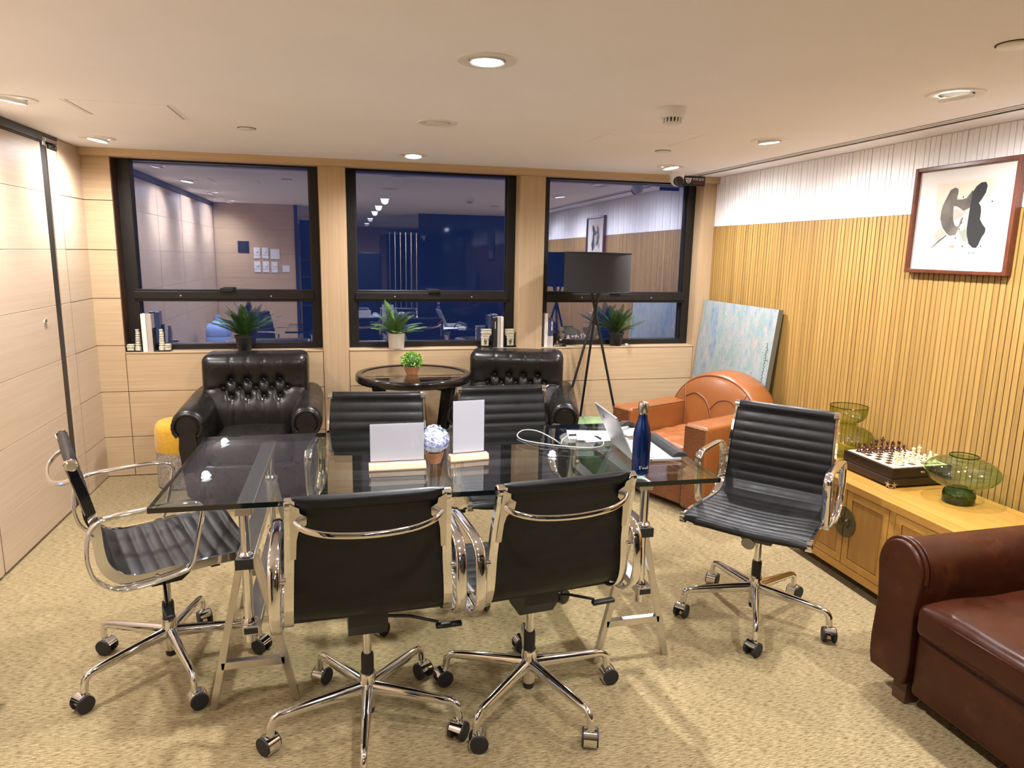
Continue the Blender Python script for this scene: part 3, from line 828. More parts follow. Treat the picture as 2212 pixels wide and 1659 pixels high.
CH['lever_tip'] = mb.mesh('lever_tip', 'black_plastic', 60)
mb = MB(); mb.cyl((0.0, 0.10, 0.430), (0.0, 0.165, 0.415), 0.006, n=10); mb.cyl((0.0, 0.165, 0.416), (0.0, 0.180, 0.412), 0.028, n=24)
CH['knob'] = mb.mesh('tension_knob', 'grey_metal')
CH['column'] = MB().lathe([(0.0145, 0.18), (0.0145, 0.392)], 20).mesh('column', 'chrome')
CH['sleeve'] = MB().lathe([(0.021, 0.185), (0.0212, 0.262), (0.019, 0.272), (0.0145, 0.272)], 22).mesh('column_sleeve', 'black_plastic')
CH['hub'] = MB().lathe([(0.022, 0.074), (0.0235, 0.080), (0.027, 0.130), (0.0275, 0.192), (0.024, 0.203), (0.020, 0.203)], 26).mesh('hub', 'chrome')
CH['hubcap'] = MB().lathe([(0.018, 0.050), (0.021, 0.056), (0.021, 0.075)], 20).mesh('hub_cap', 'black_plastic')
# leg along +x
lp = [(0.015, 0, 0.146), (0.10, 0, 0.141), (0.20, 0, 0.134), (0.275, 0, 0.128), (0.300, 0, 0.122), (0.314, 0, 0.108), (0.318, 0, 0.088), (0.320, 0, 0.066)]
mb = MB(); mb.tube(catmull(lp, 3), [0.0245-0.0105*min(1, i/11) for i in range(22)], 12)
mb.v = [(x, y*0.82, z) for x, y, z in mb.v]
CH['leg'] = mb.mesh('base_leg', 'chrome', 60)
# caster at origin, rolling axis x ; twin wheels and a chrome hood
for s in (-1, 1):
    mb = MB(); mb.lathe([(0.0, 0.0), (0.020, 0.0005), (0.0300, 0.004), (0.0312, 0.009), (0.0300, 0.0165), (0.012, 0.0175), (0, 0.0175)] if s > 0 else [(0, -0.0175), (0.012, -0.0175), (0.0300, -0.0165), (0.0312, -0.009), (0.0300, -0.004), (0.020, -0.0005), (0.0, 0.0)], 24, (s*0.0105, 0, 0.0313), 'X')
    CH['wheel%d' % s] = mb.mesh('caster_wheel', 'black_rubber')
mb = MB()
hood = [(math.cos(a)*0.0335, 0.0313+math.sin(a)*0.0335) for a in [math.radians(-50+i*13) for i in range(17)]]
mb.prism(hood, -0.0215, 0.0215, 'X'); mb.cyl((0, 0.010, 0.050), (0, 0.010, 0.070), 0.0085, n=14)
CH['hood'] = mb.mesh('caster_hood', 'chrome', 40)

def office_chair(loc, face, phase, label, lever_up=False, seed=0):
    rz = facing(*face)
    t = thing('office_chair', label, 'chair', (loc[0], loc[1], 0), rz, 'ribbed black leather office chairs')
    link('seat', CH['seat'], t); link('backrest', CH['backrest'], t)
    for s in 'LR':
        fr = link('side_frame', CH['frame'+s], t); link('end_cap', CH['cap'+s+'F'], fr); link('end_cap', CH['cap'+s+'T'], fr)
        ar = link('armrest', CH['arm'+s], t); link('arm_bracket', CH['brk'+s+'U'], ar); link('arm_bracket', CH['brk'+s+'D'], ar)
        link('back_plate', CH['plate'+s], t)
    link('back_handle', CH['handle'], t)
    link('tilt_mechanism', CH['mech'], t); link('cross_bar', CH['stretchF'], t); link('cross_bar', CH['stretchR'], t)
    lv = link('lever', CH['lever'], t); link('lever_tip', CH['lever_tip'], lv)
    link('tension_knob', CH['knob'], t)
    link('column', CH['column'], t); link('column_sleeve', CH['sleeve'], t)
    hb = link('hub', CH['hub'], t); link('hub_cap', CH['hubcap'], hb)
    rnd = random.Random(seed)
    for k in range(5):
        a = math.radians(phase+72*k)-rz
        lg = link('base_leg', CH['leg'], t, rot=(0, 0, a))
        sw = rnd.uniform(0, 2*PI)
        off = Vector((0.320, 0, 0)) - Matrix.Rotation(sw, 3, 'Z') @ Vector((0, 0.010, 0))
        for nm, k_ in (('wheel', 'wheel-1'), ('wheel', 'wheel1'), ('hood', 'hood')): link('caster_'+nm, CH[k_], lg, tuple(off), (0, 0, sw))
    return t
office_chair((-0.687, 2.693), (0.926, 0.378), 7.5, 'office chair at the left end of the glass table, turned right', seed=1)
office_chair((0.043, 2.187), (-0.04, 0.999), -22.3, 'office chair with its back to the camera, left of the front pair', seed=2)
office_chair((0.614, 2.212), (-0.125, 0.992), 7.2, 'office chair with its back to the camera, right of the front pair', seed=3)
office_chair((1.762, 2.581), (-0.745, -0.667), 22.9, 'office chair facing the camera beside the low cabinet', seed=4)
office_chair((0.105, 3.075), (-0.12, -0.993), -90, 'office chair behind the glass table in front of left black armchair', seed=5)
office_chair((0.770, 3.150), (0.0, -1.0), 18, 'office chair behind the glass table in front of right black armchair', seed=6)

# ================================================================ GLASS TABLE
TZ = 0.775
t = thing('glass_table', 'large clear glass table on two chrome trestles', 'table', (0.378, 2.752, 0), math.radians(-1.2))
TW, TD = 1.003, 0.446
mb = MB(); mb.box(-TW, TW, -TD, TD, TZ-0.018, TZ)
mb.mi = [1, 1, 1, 1, 0, 0]
mb.build('glass_top', ['table_glass', 'glass_edge'], t, smooth=0)
def trestle(cx, fl, fr, label):
    """cx tube x, fl/fr feet x (world, at the front)"""
    q = thing('table_trestle', label, 'trestle', (cx, 2.752, 0), 0, 'chrome trestles under the glass table')
    L, R_ = fl-cx, fr-cx
    MB().box(-0.0275, 0.0275, -0.430, 0.430, TZ-0.044, TZ-0.0185).build('top_beam', 'brushed_steel', q, smooth=0, bevel=0.002)
    for s in (-1, 1):
        y = s*0.415
        MB().cyl((0, y, 0.275), (0, y, TZ-0.044), 0.0165, n=20).build('upright', 'chrome', q)
        MB().lathe([(0.026, 0.588), (0.026, 0.594), (0.020, 0.602), (0.0165, 0.602)], 22, (0, y, 0)).build('collar', 'chrome', q)
        MB().lathe([(0.026, 0.345), (0.026, 0.352), (0.020, 0.362), (0.0165, 0.362)], 22, (0, y, 0)).build('collar', 'chrome', q)
        yl = y - s*0.047
        for foot in (L, R_):
            tx = 0.020 if foot > 0 else -0.020
            mb = MB(); w = 0.0125
            mb.add([(foot-w, yl-w, 0), (foot+w, yl-w, 0), (foot+w, yl+w, 0), (foot-w, yl+w, 0), (tx-w, yl-w, 0.575), (tx+w, yl-w, 0.575), (tx+w, yl+w, 0.575), (tx-w, yl+w, 0.575)],
                   [(3, 2, 1, 0), (4, 5, 6, 7), (0, 1, 5, 4), (1, 2, 6, 5), (2, 3, 7, 6), (3, 0, 4, 7)])
            mb.build('leg', 'brushed_steel', q, smooth=0, bevel=0.0015)
        zz = 0.165; kk = zz/0.575
        MB().box(L*(1-kk)-0.02*kk, R_*(1-kk)+0.02*kk, yl-0.0125, yl+0.0125, zz-0.014, zz+0.014).build('cross_rail', 'brushed_steel', q, smooth=0, bevel=0.0015)
    MB().box(-0.030, 0.026, -0.450, 0.450, 0.553, 0.586).build('upper_rail', 'brushed_steel', q, smooth=0, bevel=0.0015)
    for s in (-1, 1): MB().box(-0.031, 0.027, s*0.450-0.004, s*0.450+0.004, 0.552, 0.587).build('rail_cap', 'black_plastic', q, smooth=0)
    MB().box(-0.020, 0.036, -0.450, 0.450, 0.312, 0.344).build('lower_rail', 'brushed_steel', q, smooth=0, bevel=0.0015)
    for s in (-1, 1): MB().box(-0.014, 0.030, s*0.450-0.002, s*0.450+0.002, 0.318, 0.338).build('rail_cap', 'black_plastic', q, smooth=0)
trestle(-0.345, -0.487, -0.205, 'chrome A-frame trestle under the left end of the table')
trestle(1.088, 0.935, 1.235, 'chrome A-frame trestle under the right end of the table')

# ================================================================ BLACK TUFTED ARMCHAIRS (front = local +y)
BTN = [(-0.155, 0.735), (-0.052, 0.735), (0.052, 0.735), (0.155, 0.735), (-0.205, 0.678), (-0.103, 0.678), (0.0, 0.678), (0.103, 0.678), (0.205, 0.678), (-0.155, 0.620), (-0.052, 0.620), (0.052, 0.620), (0.155, 0.620)]
SEG = []
for (x, z) in BTN:
    for (x2, z2) in BTN:
        if 0 < x2-x < 0.07 and 0.03 < abs(z2-z) < 0.07: SEG.append((x, z, x2, z2))
for x in (-0.155, -0.052, 0.052, 0.155): SEG += [(x, 0.735, x, 0.90), (x, 0.40, x, 0.620)]
SEG += [(-0.205, 0.678, -0.30, 0.672), (0.205, 0.678, 0.30, 0.672)]
def segd(px, pz, s):
    x1, z1, x2, z2 = s; dx, dz = x2-x1, z2-z1
    t_ = max(0, min(1, ((px-x1)*dx+(pz-z1)*dz)/(dx*dx+dz*dz)))
    return math.hypot(px-x1-dx*t_, pz-z1-dz*t_)
def tuft(p):
    x, z = p.x, p.z+0.615
    q = p.copy()
    if p.y > 0:
        k = min(1, p.y/0.06)
        d = 0.0
        for (bx, bz) in BTN:
            r = math.hypot(x-bx, z-bz); d += 0.026*math.exp(-(r/0.020)**2) + 0.008*math.exp(-(r/0.045)**2)
        mn = min(segd(x, z, s) for s in SEG)
        deep = 0.012 if 0.61 < z < 0.745 else 0.0045
        d += deep*math.exp(-(mn/0.0085)**2)
        bulge = 0.020*math.exp(-((z-0.84)/0.07)**2)*(1-(x/0.36)**4) + 0.016*math.exp(-((z-0.52)/0.10)**2)
        q.y += k*(bulge-d)
    q.y -= max(0, z-0.42)*0.14      # lean back
    q.x *= 1.0 + 0.03*(z-0.6)
    return q
AC = {}
AC['back'] = MB().rbox((0, -0.155, 0.615), (0.338, 0.125, 0.285), 0.055, 4, (56, 3, 44), tuft).mesh('backrest', 'black_hide', 80)
AC['seat'] = MB().rbox((0, 0.095, 0.345), (0.245, 0.285, 0.075), 0.05, 4, 8, lambda p: p+Vector((0, 0, 0.02*(1-(p.x/0.25)**2)*(1 if p.z > 0 else 0)))).mesh('seat_cushion', 'black_hide', 80)
AC['base'] = MB().rbox((0, 0.0, 0.165), (0.30, 0.36, 0.115), 0.03, 3, 2).mesh('base', 'black_hide', 60)
def ac_arm(sd):
    mb = MB()
    mb.rbox((sd*0.315, 0.0, 0.30), (0.062, 0.375, 0.25), 0.045, 3, 3)
    path = [(sd*0.345, y, 0.535+0.05*max(0,(0.38-y)/0.76)**1.2) for y in (0.385, 0.375, 0.34, 0.2, 0.05, -0.1, -0.25, -0.33)]
    R = [0.075, 0.090, 0.098, 0.098, 0.095, 0.092, 0.088, 0.08]
    mb.weld = True
    mb.tube(path, R, 28)
    return mb.mesh('arm', 'black_hide', 70)
AC['armL'], AC['armR'] = ac_arm(-1), ac_arm(1)
def ac_face(sd):
    mb = MB(); pts = []
    for i in range(17):
        a = math.radians(-40+260*i/16); pts.append((sd*0.345+0.058*math.cos(a), 0.530+0.058*math.sin(a)))
    pts += [(sd*0.345-0.040+(-0.012), 0.40), (sd*0.335-0.030, 0.10), (sd*0.335+0.030, 0.10), (sd*0.345+0.040+0.012, 0.40)]
    mb.prism(pts, 0.372, 0.398, 'Y'); return mb.mesh('arm_facing', 'black_hide', 40)
AC['faceL'], AC['faceR'] = ac_face(-1), ac_face(1)
def ruffle(sd):
    mb = MB(); P = []
    for i in range(40):
        a = math.radians(-45+270*i/39); r = 0.080+0.0015*math.sin(i*2.4)
        P.append((sd*0.345+r*math.cos(a), 0.388, 0.530+r*math.sin(a)))
    mb.tube(P, 0.012, 8); return mb.mesh('arm_piping', 'black_hide', 60)
AC['rufL'], AC['rufR'] = ruffle(-1), ruffle(1)
AC['btn'] = MB().lathe([(0.0085, 0), (0.0085, 0.003), (0.006, 0.006), (0, 0.007)], 14, axis='Y').mesh('button', 'black_hide', 60)
AC['foot'] = MB().lathe([(0.020, 0.0), (0.028, 0.012), (0.028, 0.045), (0.022, 0.06)], 16).mesh('foot', 'dark_brown_wood_and_shade')
def black_armchair(loc, rz, label):
    t = thing('armchair', label, 'armchair', (loc[0], loc[1], 0), rz, 'black tufted leather armchairs')
    bk = link('backrest', AC['back'], t)
    for (x, z) in BTN:
        y = -0.155+0.125-0.020-(z-0.42)*0.14+0.006
        link('button', AC['btn'], bk, (x*(1.0), y, z))
    link('seat_cushion', AC['seat'], t); link('base', AC['base'], t)
    for s in 'LR':
        a = link('arm', AC['arm'+s], t); link('arm_facing', AC['face'+s], a); link('arm_piping', AC['ruf'+s], a)
    for x in (-0.25, 0.25):
        for y in (-0.30, 0.31): link('foot', AC['foot'], t, (x, y, 0))
    return t
black_armchair((-0.600, 4.800), PI, 'black tufted leather armchair beside the yellow and grey pouf')
black_armchair((1.165, 4.745), PI-math.radians(16), 'black tufted leather armchair between round table and floor lamp')

# ================================================================ ORANGE NAILHEAD CLUB CHAIR
of = Vector((-0.92, -0.39, 0)).normalized()
oc = Vector((1.935, 4.055, 0)) - of*0.40
t = thing('club_armchair', 'orange tan leather armchair with arched back and nailhead fronts', 'armchair', (oc.x, oc.y, 0), facing(of.x, of.y))
MB().rbox((0, 0.02, 0.185), (0.24, 0.36, 0.135), 0.02, 2, 2).build('base', 'orange_leather', t, smooth=60)
def oc_arm(sd):
    mb = MB().rbox((sd*0.315, 0.0, 0.310), (0.088, 0.395, 0.275), 0.022, 3, 3)
    return mb
for sd in (-1, 1):
    a = oc_arm(sd).build('arm', 'orange_leather', t, smooth=60)
    MB().box(sd*0.315-0.078, sd*0.315+0.078, 0.390, 0.399, 0.050, 0.572).build('front_panel', 'tooled_leather', a, smooth=0, bevel=0.003)
    nb = MB(); hs = [(-0.45*0.0045, 0)]
    def nail(x, z, y=0.399):
        nb.lathe([(0.0048, 0), (0.0040, 0.0022), (0.0, 0.0034)], 6, (x, y, z), 'Y', cap=False)
    for i in range(34):
        z = 0.062+0.0152*i
        if z < 0.565: nail(sd*0.315-0.071, z); nail(sd*0.315+0.071, z)
    for i in range(9): nail(sd*0.315-0.071+0.0178*i, 0.566); nail(sd*0.315-0.071+0.0178*i, 0.058)
    for cz in (0.12, 0.25, 0.38, 0.51):
        for sx in (-1, 1):
            for i in range(9):
                aa = math.radians(-80+20*i)
                xx = sd*0.315+sx*(0.068-0.058*math.cos(aa)); zz_ = cz+0.060*math.sin(aa)
                if 0.06 < zz_ < 0.562: nail(xx, zz_)
    o = nb.build('nailheads', 'aged_brass', a, smooth=60); o['kind'] = 'stuff'
    pp = [(sd*0.315-sd*0.083, y, 0.578) for y in (0.37, 0.2, 0.0, -0.25)]
    MB().tube(pp, 0.005, 6).build('piping', 'tooled_leather', a)
# arched back
arch = []
for i in range(25):
    a = PI*i/24; arch.append((0.385*math.cos(a), 0.46+0.355*math.sin(a)**0.9))
def arch_back():
    mb = MB(); n = len(arch)
    levels = [(-0.13, 0.90), (-0.115, 0.965), (-0.07, 1.0), (0.02, 1.0), (0.075, 0.985), (0.105, 0.95), (0.125, 0.86), (0.14, 0.60), (0.145, 0.30)]
    vs = []
    full = arch + [(-0.385, 0.20), (0.385, 0.20)]
    n = len(full)
    for y, s in levels:
        for x, z in full:
            zz_ = 0.46+(z-0.46)*s if z > 0.46 else z
            vs.append((x*s, y-(zz_-0.4)*0.12, zz_))
    fs = []
    for i in range(len(levels)-1):
        for k in range(n):
            k2 = (k+1) % n; fs.append((i*n+k, i*n+k2, (i+1)*n+k2, (i+1)*n+k))
    fs += [tuple(reversed(range(n))), tuple((len(levels)-1)*n+k for k in range(n))]
    mb.add(vs, [tuple(reversed(f)) for f in fs]); return mb
bk = arch_back().build('backrest', 'orange_leather', t, smooth=70, loc=(0, -0.265, 0))
def bpt(x, z, s=0.95, y=0.105): return (x, y-(z-0.4)*0.12+0.006, z)
def back_y(x, z):
    rho = math.hypot(x/0.385, max(0, z-0.46)/0.355)
    tab = [(0.0, 0.146), (0.30, 0.145), (0.60, 0.140), (0.86, 0.125), (0.95, 0.105), (0.985, 0.075), (1.0, 0.02)]
    for (r0, y0), (r1, y1) in zip(tab, tab[1:]):
        if rho <= r1: return y0+(y1-y0)*(rho-r0)/(r1-r0)-(z-0.4)*0.12
    return 0.02-(z-0.4)*0.12
pa = [(0.385*math.cos(PI*i/36)*0.93, 0.46+0.355*math.sin(PI*i/36)**0.9*0.93) for i in range(37)]
MB().tube([(x, back_y(x, z)+0.002, z) for x, z in pa], 0.0055, 6).build('piping', 'tooled_leather', bk)
for crv in ([(-0.20, 0.42), (-0.215, 0.56), (-0.25, 0.68), (-0.26, 0.72)], [(0.20, 0.42), (0.215, 0.56), (0.25, 0.68), (0.26, 0.72)],
            [(-0.22, 0.60), (-0.15, 0.645), (-0.06, 0.63), (0.0, 0.56)], [(-0.03, 0.42), (-0.01, 0.54), (0.05, 0.625), (0.14, 0.655), (0.225, 0.62)]):
    MB().tube([(q.x, back_y(q.x, q.z)+0.0015, q.z) for q in catmull([(a, 0, b) for a, b in crv], 6)], 0.005, 6).build('piping', 'tooled_leather', bk)
rs = random.Random(3)
wr_ = [(rs.uniform(-0.2, 0.2), rs.uniform(-0.2, 0.25), rs.uniform(0, PI), rs.uniform(0.006, 0.013)) for _ in range(16)]
def crumple(p):
    q = p.copy()
    if p.z > 0:
        dz = 0.02*(1-(p.x/0.23)**2)
        for (x, y, a, h) in wr_:
            u = (p.x-x)*math.cos(a)+(p.y-y)*math.sin(a); v = -(p.x-x)*math.sin(a)+(p.y-y)*math.cos(a)
            dz += h*math.exp(-(v/0.018)**2-(u/0.11)**2)
        q.z += dz
    return q
MB().rbox((0, 0.09, 0.355), (0.222, 0.285, 0.055), 0.04, 3, (28, 34, 2), crumple).build('seat_cushion', 'crinkled_leather', t, smooth=80)
fp = MB().box(-0.226, 0.226, 0.380, 0.388, 0.055, 0.300).build('front_apron', 'tooled_leather', t, smooth=0)
nb = MB()
for i in range(27):
    for z in (0.063, 0.205): nb.lathe([(0.0048, 0), (0.0040, 0.0022), (0, 0.0034)], 6, (-0.216+0.0166*i, 0.388, z), 'Y', cap=False)
for cx0 in (-0.165, -0.055, 0.055, 0.165):
    for (cz, sg) in ((0.068, 1), (0.200, -1)):
        for rr in (0.055,):
            for i in range(10):
                a = math.radians(8+164*i/9)
                nb.lathe([(0.0048, 0), (0.0040, 0.0022), (0, 0.0034)], 6, (cx0+(0.055 if sg < 0 else 0)+rr*math.cos(a), 0.388, cz+sg*rr*1.1*math.sin(a)), 'Y', cap=False)
nb.v = [p for p in nb.v]
o = nb.build('nailheads', 'aged_brass', fp, smooth=60); o['kind'] = 'stuff'
for x in (-0.30, 0.30):
    for y in (-0.30, 0.33): MB().box(x-0.03, x+0.03, y-0.03, y+0.03, 0, 0.045).build('foot', 'dark_brown_wood_and_shade', t, smooth=0)

# ================================================================ BROWN CLUB CHAIR (front = local +y), far arm is its own right hand
t = thing('club_armchair', 'dark brown leather club chair at the lower right corner', 'armchair', (2.335, 1.640, 0), facing(-1.0, -0.03))
AW = 0.088
def club_arm(sd):
    prof = []
    cx0 = sd*0.335
    for i in range(25):
        a = math.radians(-10+200*i/24); prof.append((cx0+0.098*math.cos(a), 0.505+0.110*math.sin(a)))
    prof = prof + [(cx0-0.090, 0.44), (cx0-0.083, 0.37), (cx0-0.085, 0.30), (cx0-0.091, 0.20), (cx0-0.088, 0.13), (cx0-0.078, 0.09), (cx0+0.078, 0.09), (cx0+0.088, 0.13), (cx0+0.091, 0.20), (cx0+0.085, 0.30), (cx0+0.083, 0.37), (cx0+0.090, 0.44)]
    return prof
for sd in (-1, 1):
    pr = club_arm(sd)
    a = MB().prism(pr, -0.40, 0.375, 'Y').build('arm', 'brown_leather', t, smooth=50)
    cx0 = sd*0.335
    pr2 = [(cx0+(x-cx0)*1.0, z) for x, z in pr]
    MB().prism(pr2, 0.372, 0.405, 'Y').build('arm_facing', 'brown_leather', a, smooth=50, bevel=0.008, seg=3)
    top = [(x+(0.003 if x > cx0 else -0.003), 0.383, z+0.003) for x, z in pr[:25]]
    MB().tube(top, 0.0075, 8).build('piping', 'brown_leather', a)
    top = [(x*1.0, 0.362, z+0.002) for x, z in pr[:25]]
    MB().tube(top, 0.006, 8).build('piping', 'brown_leather', a)
MB().rbox((0, 0.0, 0.185), (0.243, 0.385, 0.120), 0.018, 2, 2).build('base', 'brown_leather', t, smooth=60)
def club_seat(p):
    q = p.copy()
    if p.z > 0: q.z += 0.028*(1-(p.x/0.25)**2)*(1-(p.y/0.36)**4) + 0.006*math.sin(p.x*19+p.y*8)*math.cos(p.y*14)
    return q
cs = MB().rbox((0, 0.085, 0.365), (0.238, 0.330, 0.062), 0.035, 4, (14, 16, 2), club_seat).build('seat_cushion', 'brown_leather', t, smooth=80)
for z in (0.405, 0.325):
    s_ = 0.228
    MB().tube([(-s_, 0.0, z), (-s_, 0.37, z), (-s_+0.03, 0.408, z), (0, 0.414, z), (s_-0.03, 0.408, z), (s_, 0.37, z), (s_, 0.0, z)], 0.0055, 6).build('piping', 'brown_leather', cs)
MB().rbox((0, -0.29, 0.52), (0.30, 0.12, 0.25), 0.09, 4, 3).build('backrest', 'brown_leather', t, smooth=70)
for x in (-0.30, 0.30):
    for y in (-0.33, 0.34): MB().prism([(x-0.030, y-0.030), (x+0.030, y-0.030), (x+0.030, y+0.030), (x-0.030, y+0.030)], 0, 0.092).build('foot', 'dark_brown_wood_and_shade', t, smooth=0, bevel=0.003)

# ================================================================ ROUND TABLE
t = thing('round_table', 'round black side table with inset glass top between the armchairs', 'table', (0.447, 4.760, 0))
RT = 0.775
MB().lathe([(0.350, RT-0.006), (0.350, RT), (0.362, RT+0.003), (0.388, RT+0.002), (0.394, RT-0.006), (0.394, RT-0.040), (0.388, RT-0.048), (0.350, RT-0.048), (0.345, RT-0.040), (0.345, RT-0.010)], 72, cap=False).build('rim', 'black_lacquer', t, smooth=40)
MB().lathe([(0.0, RT-0.012), (0.3485, RT-0.012), (0.3485, RT-0.004), (0.0, RT-0.004)], 64, cap=False).build('glass_top', 'smoked_glass', t, smooth=30)
for k in range(4):
    a = math.radians(40+90*k); c, s = math.cos(a), math.sin(a)
    w = 0.022
    top = Vector((c*0.345, s*0.345, RT-0.044)); bot = Vector((c*0.20, s*0.20, 0.0))
    u = Vector((-s, c, 0)); rr = Vector((c, s, 0))
    mb = MB(); vs = []
    for p, ww in ((bot, 0.016), (top, 0.026)):
        for i, j in ((-1, -1), (1, -1), (1, 1), (-1, 1)): vs.append(p+u*i*w*0.8+rr*j*ww)
    mb.add(vs, [(3, 2, 1, 0), (4, 5, 6, 7), (0, 1, 5, 4), (1, 2, 6, 5), (2, 3, 7, 6), (3, 0, 4, 7)])
    mb.build('leg', 'black_lacquer', t, smooth=0, bevel=0.002)
for k in range(2):
    a = math.radians(40+90*k)
    MB().box(-0.33, 0.33, -0.016, 0.016, RT-0.075-0.012*k, RT-0.048-0.012*k).build('cross_brace', 'black_lacquer', t, smooth=0, rz=a)

# ================================================================ POUF, GARDEN STOOL
t = thing('pouf', 'tall round pouf with yellow felt top and grey tweed base', 'pouf', (-1.105, 4.985, 0))
MB().lathe([(0.150, 0.0), (0.162, 0.012), (0.163, 0.245), (0.1625, 0.250)], 48).build('tweed_base', 'grey_tweed', t)
MB().lathe([(0.1625, 0.250), (0.164, 0.256), (0.164, 0.395), (0.158, 0.425), (0.140, 0.445), (0.10, 0.452), (0, 0.455)], 48).build('felt_top', 'yellow_felt', t)
t = thing('garden_stool', 'green glazed ceramic drum stool beside the orange armchair', 'stool', (1.700, 4.590, 0))
MB().lathe([(0.120, 0), (0.128, 0.01), (0.140, 0.05), (0.158, 0.16), (0.162, 0.24), (0.155, 0.34), (0.148, 0.40), (0.146, 0.412)], 48).build('body', 'dark_celadon', t, smooth=60)
MB().lathe([(0.146, 0.412), (0.152, 0.418), (0.150, 0.428), (0.144, 0.432)], 48, cap=False).build('rim', 'gold_rim', t, smooth=60)
MB().lathe([(0.146, 0.424), (0.144, 0.432), (0.10, 0.436), (0, 0.438)], 48).build('lid', 'celadon_glaze', t, smooth=60)
for k in range(12):
    a = 2*PI*k/12
    MB().lathe([(0.012, 0.0), (0.011, 0.005), (0, 0.008)], 12, (0.1515, 0, 0.375), 'X').build('stud', 'celadon_glaze', t, rz=a)

# ================================================================ FLOOR LAMP
LX, LY = 1.800, 4.885
t = thing('floor_lamp', 'black tripod floor lamp with wide drum shade', 'lamp', (LX, LY, 0))
SH0, SH1, SR = 1.332, 1.618, 0.242
sh = MB().lathe([(SR, SH0), (SR, SH1), (SR-0.004, SH1), (SR-0.004, SH0), (SR, SH0)], 64, cap=False)
sh.mi = [0]*64+[0]*64+[1]*64+[0]*64
shd = sh.build('lamp_shade', ['lamp_fabric', 'white_lining'], t, smooth=40)
for z in (SH0+0.004, SH1-0.004):
    MB().tube([(SR*math.cos(2*PI*i/48)*1.001, SR*math.sin(2*PI*i/48)*1.001, z) for i in range(48)], 0.0042, 6, closed=True).build('hem', 'lamp_fabric', shd)
for k in range(3):
    MB().cyl((0, 0, SH1-0.05), (SR*math.cos(2*PI*k/3), SR*math.sin(2*PI*k/3), SH1-0.012), 0.0022, n=6).build('spoke', 'black_plastic', shd)
MB().cyl((0, 0, 1.36), (0, 0, 1.57), 0.012, n=12).build('socket', 'black_plastic', t)
MB().lathe([(0.03*math.sin(PI*i/12), 1.49-0.03*math.cos(PI*i/12)) for i in range(13)], 20).build('bulb', 'white_gloss', t)
for (tx, ty), (bx, by) in (((0.048, 0.015), (-0.335, -0.02)), ((-0.050, 0.010), (0.300, 0.02)), ((0.0, -0.050), (-0.02, 0.30))):
    MB().cyl((bx, by, 0.0), (tx, ty, 1.385), 0.0095, n=10).build('leg', 'black_plastic', t)
MB().lathe([(0.062, 1.372), (0.062, 1.385)], 24).build('leg_plate', 'black_plastic', t)

# ================================================================ LEANING PAINTING
t = thing('canvas_painting', 'pale blue abstract canvas leaning against the slat wall', 'painting', (0, 0, 0))
py0, py1, ph = 4.172, 5.185, 1.255
bx_, tx_ = 2.735, 2.868
L_ = math.hypot(tx_-bx_, ph); lean = math.atan2(tx_-bx_, ph)
t.location = (bx_, (py0+py1)/2, 0); t.rotation_euler = (0, lean, 0)
cv = MB().box(-0.026, -0.024, -(py1-py0)/2, (py1-py0)/2, 0.008, L_); cv.build('painted_face', 'painting_abstract', t, smooth=0)
MB().box(-0.024, 0.012, -(py1-py0)/2, (py1-py0)/2, 0.008, L_).build('stretcher', 'canvas_edge', t, smooth=0)
sq = []
for i in range(46):
    sq.append((-0.027, -0.455+0.010*math.sin(i*1.9)+0.004*math.sin(i*0.7), 1.03-0.0075*i+0.006*math.sin(i*2.7)))
MB().tube(sq, 0.0013, 5).build('signature', 'ink_black', t)

# ================================================================ LOW CABINET
CX0, CX1, CY0, CY1, CZ0, CZ1 = 2.390, 2.880, 2.108, 3.600, 0.058, 0.520
t = thing('low_cabinet', 'low golden wood cabinet with panel doors under the slat wall', 'cabinet', (0, 0, 0))
t.location = ((CX0+CX1)/2, (CY0+CY1)/2, 0)
def C_(mb): return mb.xf(Matrix.Translation((-(CX0+CX1)/2, -(CY0+CY1)/2, 0)))
C_(MB().box(CX0+0.012, CX1, CY0+0.006, CY1-0.006, CZ0, CZ1-0.040)).build('body', 'cabinet_front', t, smooth=0)
C_(MB().box(CX0-0.002, CX1, CY0, CY1, CZ1-0.040, CZ1)).build('top_slab', 'cabinet_wood', t, smooth=0, bevel=0.004)
for (a0, a1, b0, b1) in ((CX0+0.062, CX0+0.0632, CY0+0.075, CY1-0.075), (CX1-0.062, CX1-0.0608, CY0+0.075, CY1-0.075)):
    C_(MB().box(a0, a1, b0, b1, CZ1, CZ1+0.0004)).build('top_seam', 'groove', t, smooth=0)
for yy in (CY0+0.075, CY1-0.075): C_(MB().box(CX0+0.062, CX1-0.06, yy, yy+0.0012, CZ1, CZ1+0.0004)).build('top_seam', 'groove', t, smooth=0)
C_(MB().box(CX0, CX0+0.014, CY0+0.004, CY1-0.004, CZ0, CZ0+0.040)).build('bottom_rail', 'cabinet_wood', t, smooth=0, bevel=0.002)
C_(MB().box(CX0, CX0+0.014, CY0+0.004, CY1-0.004, 0.481, 0.482)).build('top_seam', 'groove', t, smooth=0)
def stile(y0, y1): C_(MB().box(CX0, CX0+0.014, y0, y1, CZ0+0.042, 0.480)).build('stile', 'cabinet_wood', t, smooth=0, bevel=0.0015)
stile(2.497, 2.532); stile(CY0+0.004, CY0+0.04); stile(3.092, 3.127); stile(CY1-0.04, CY1-0.004)
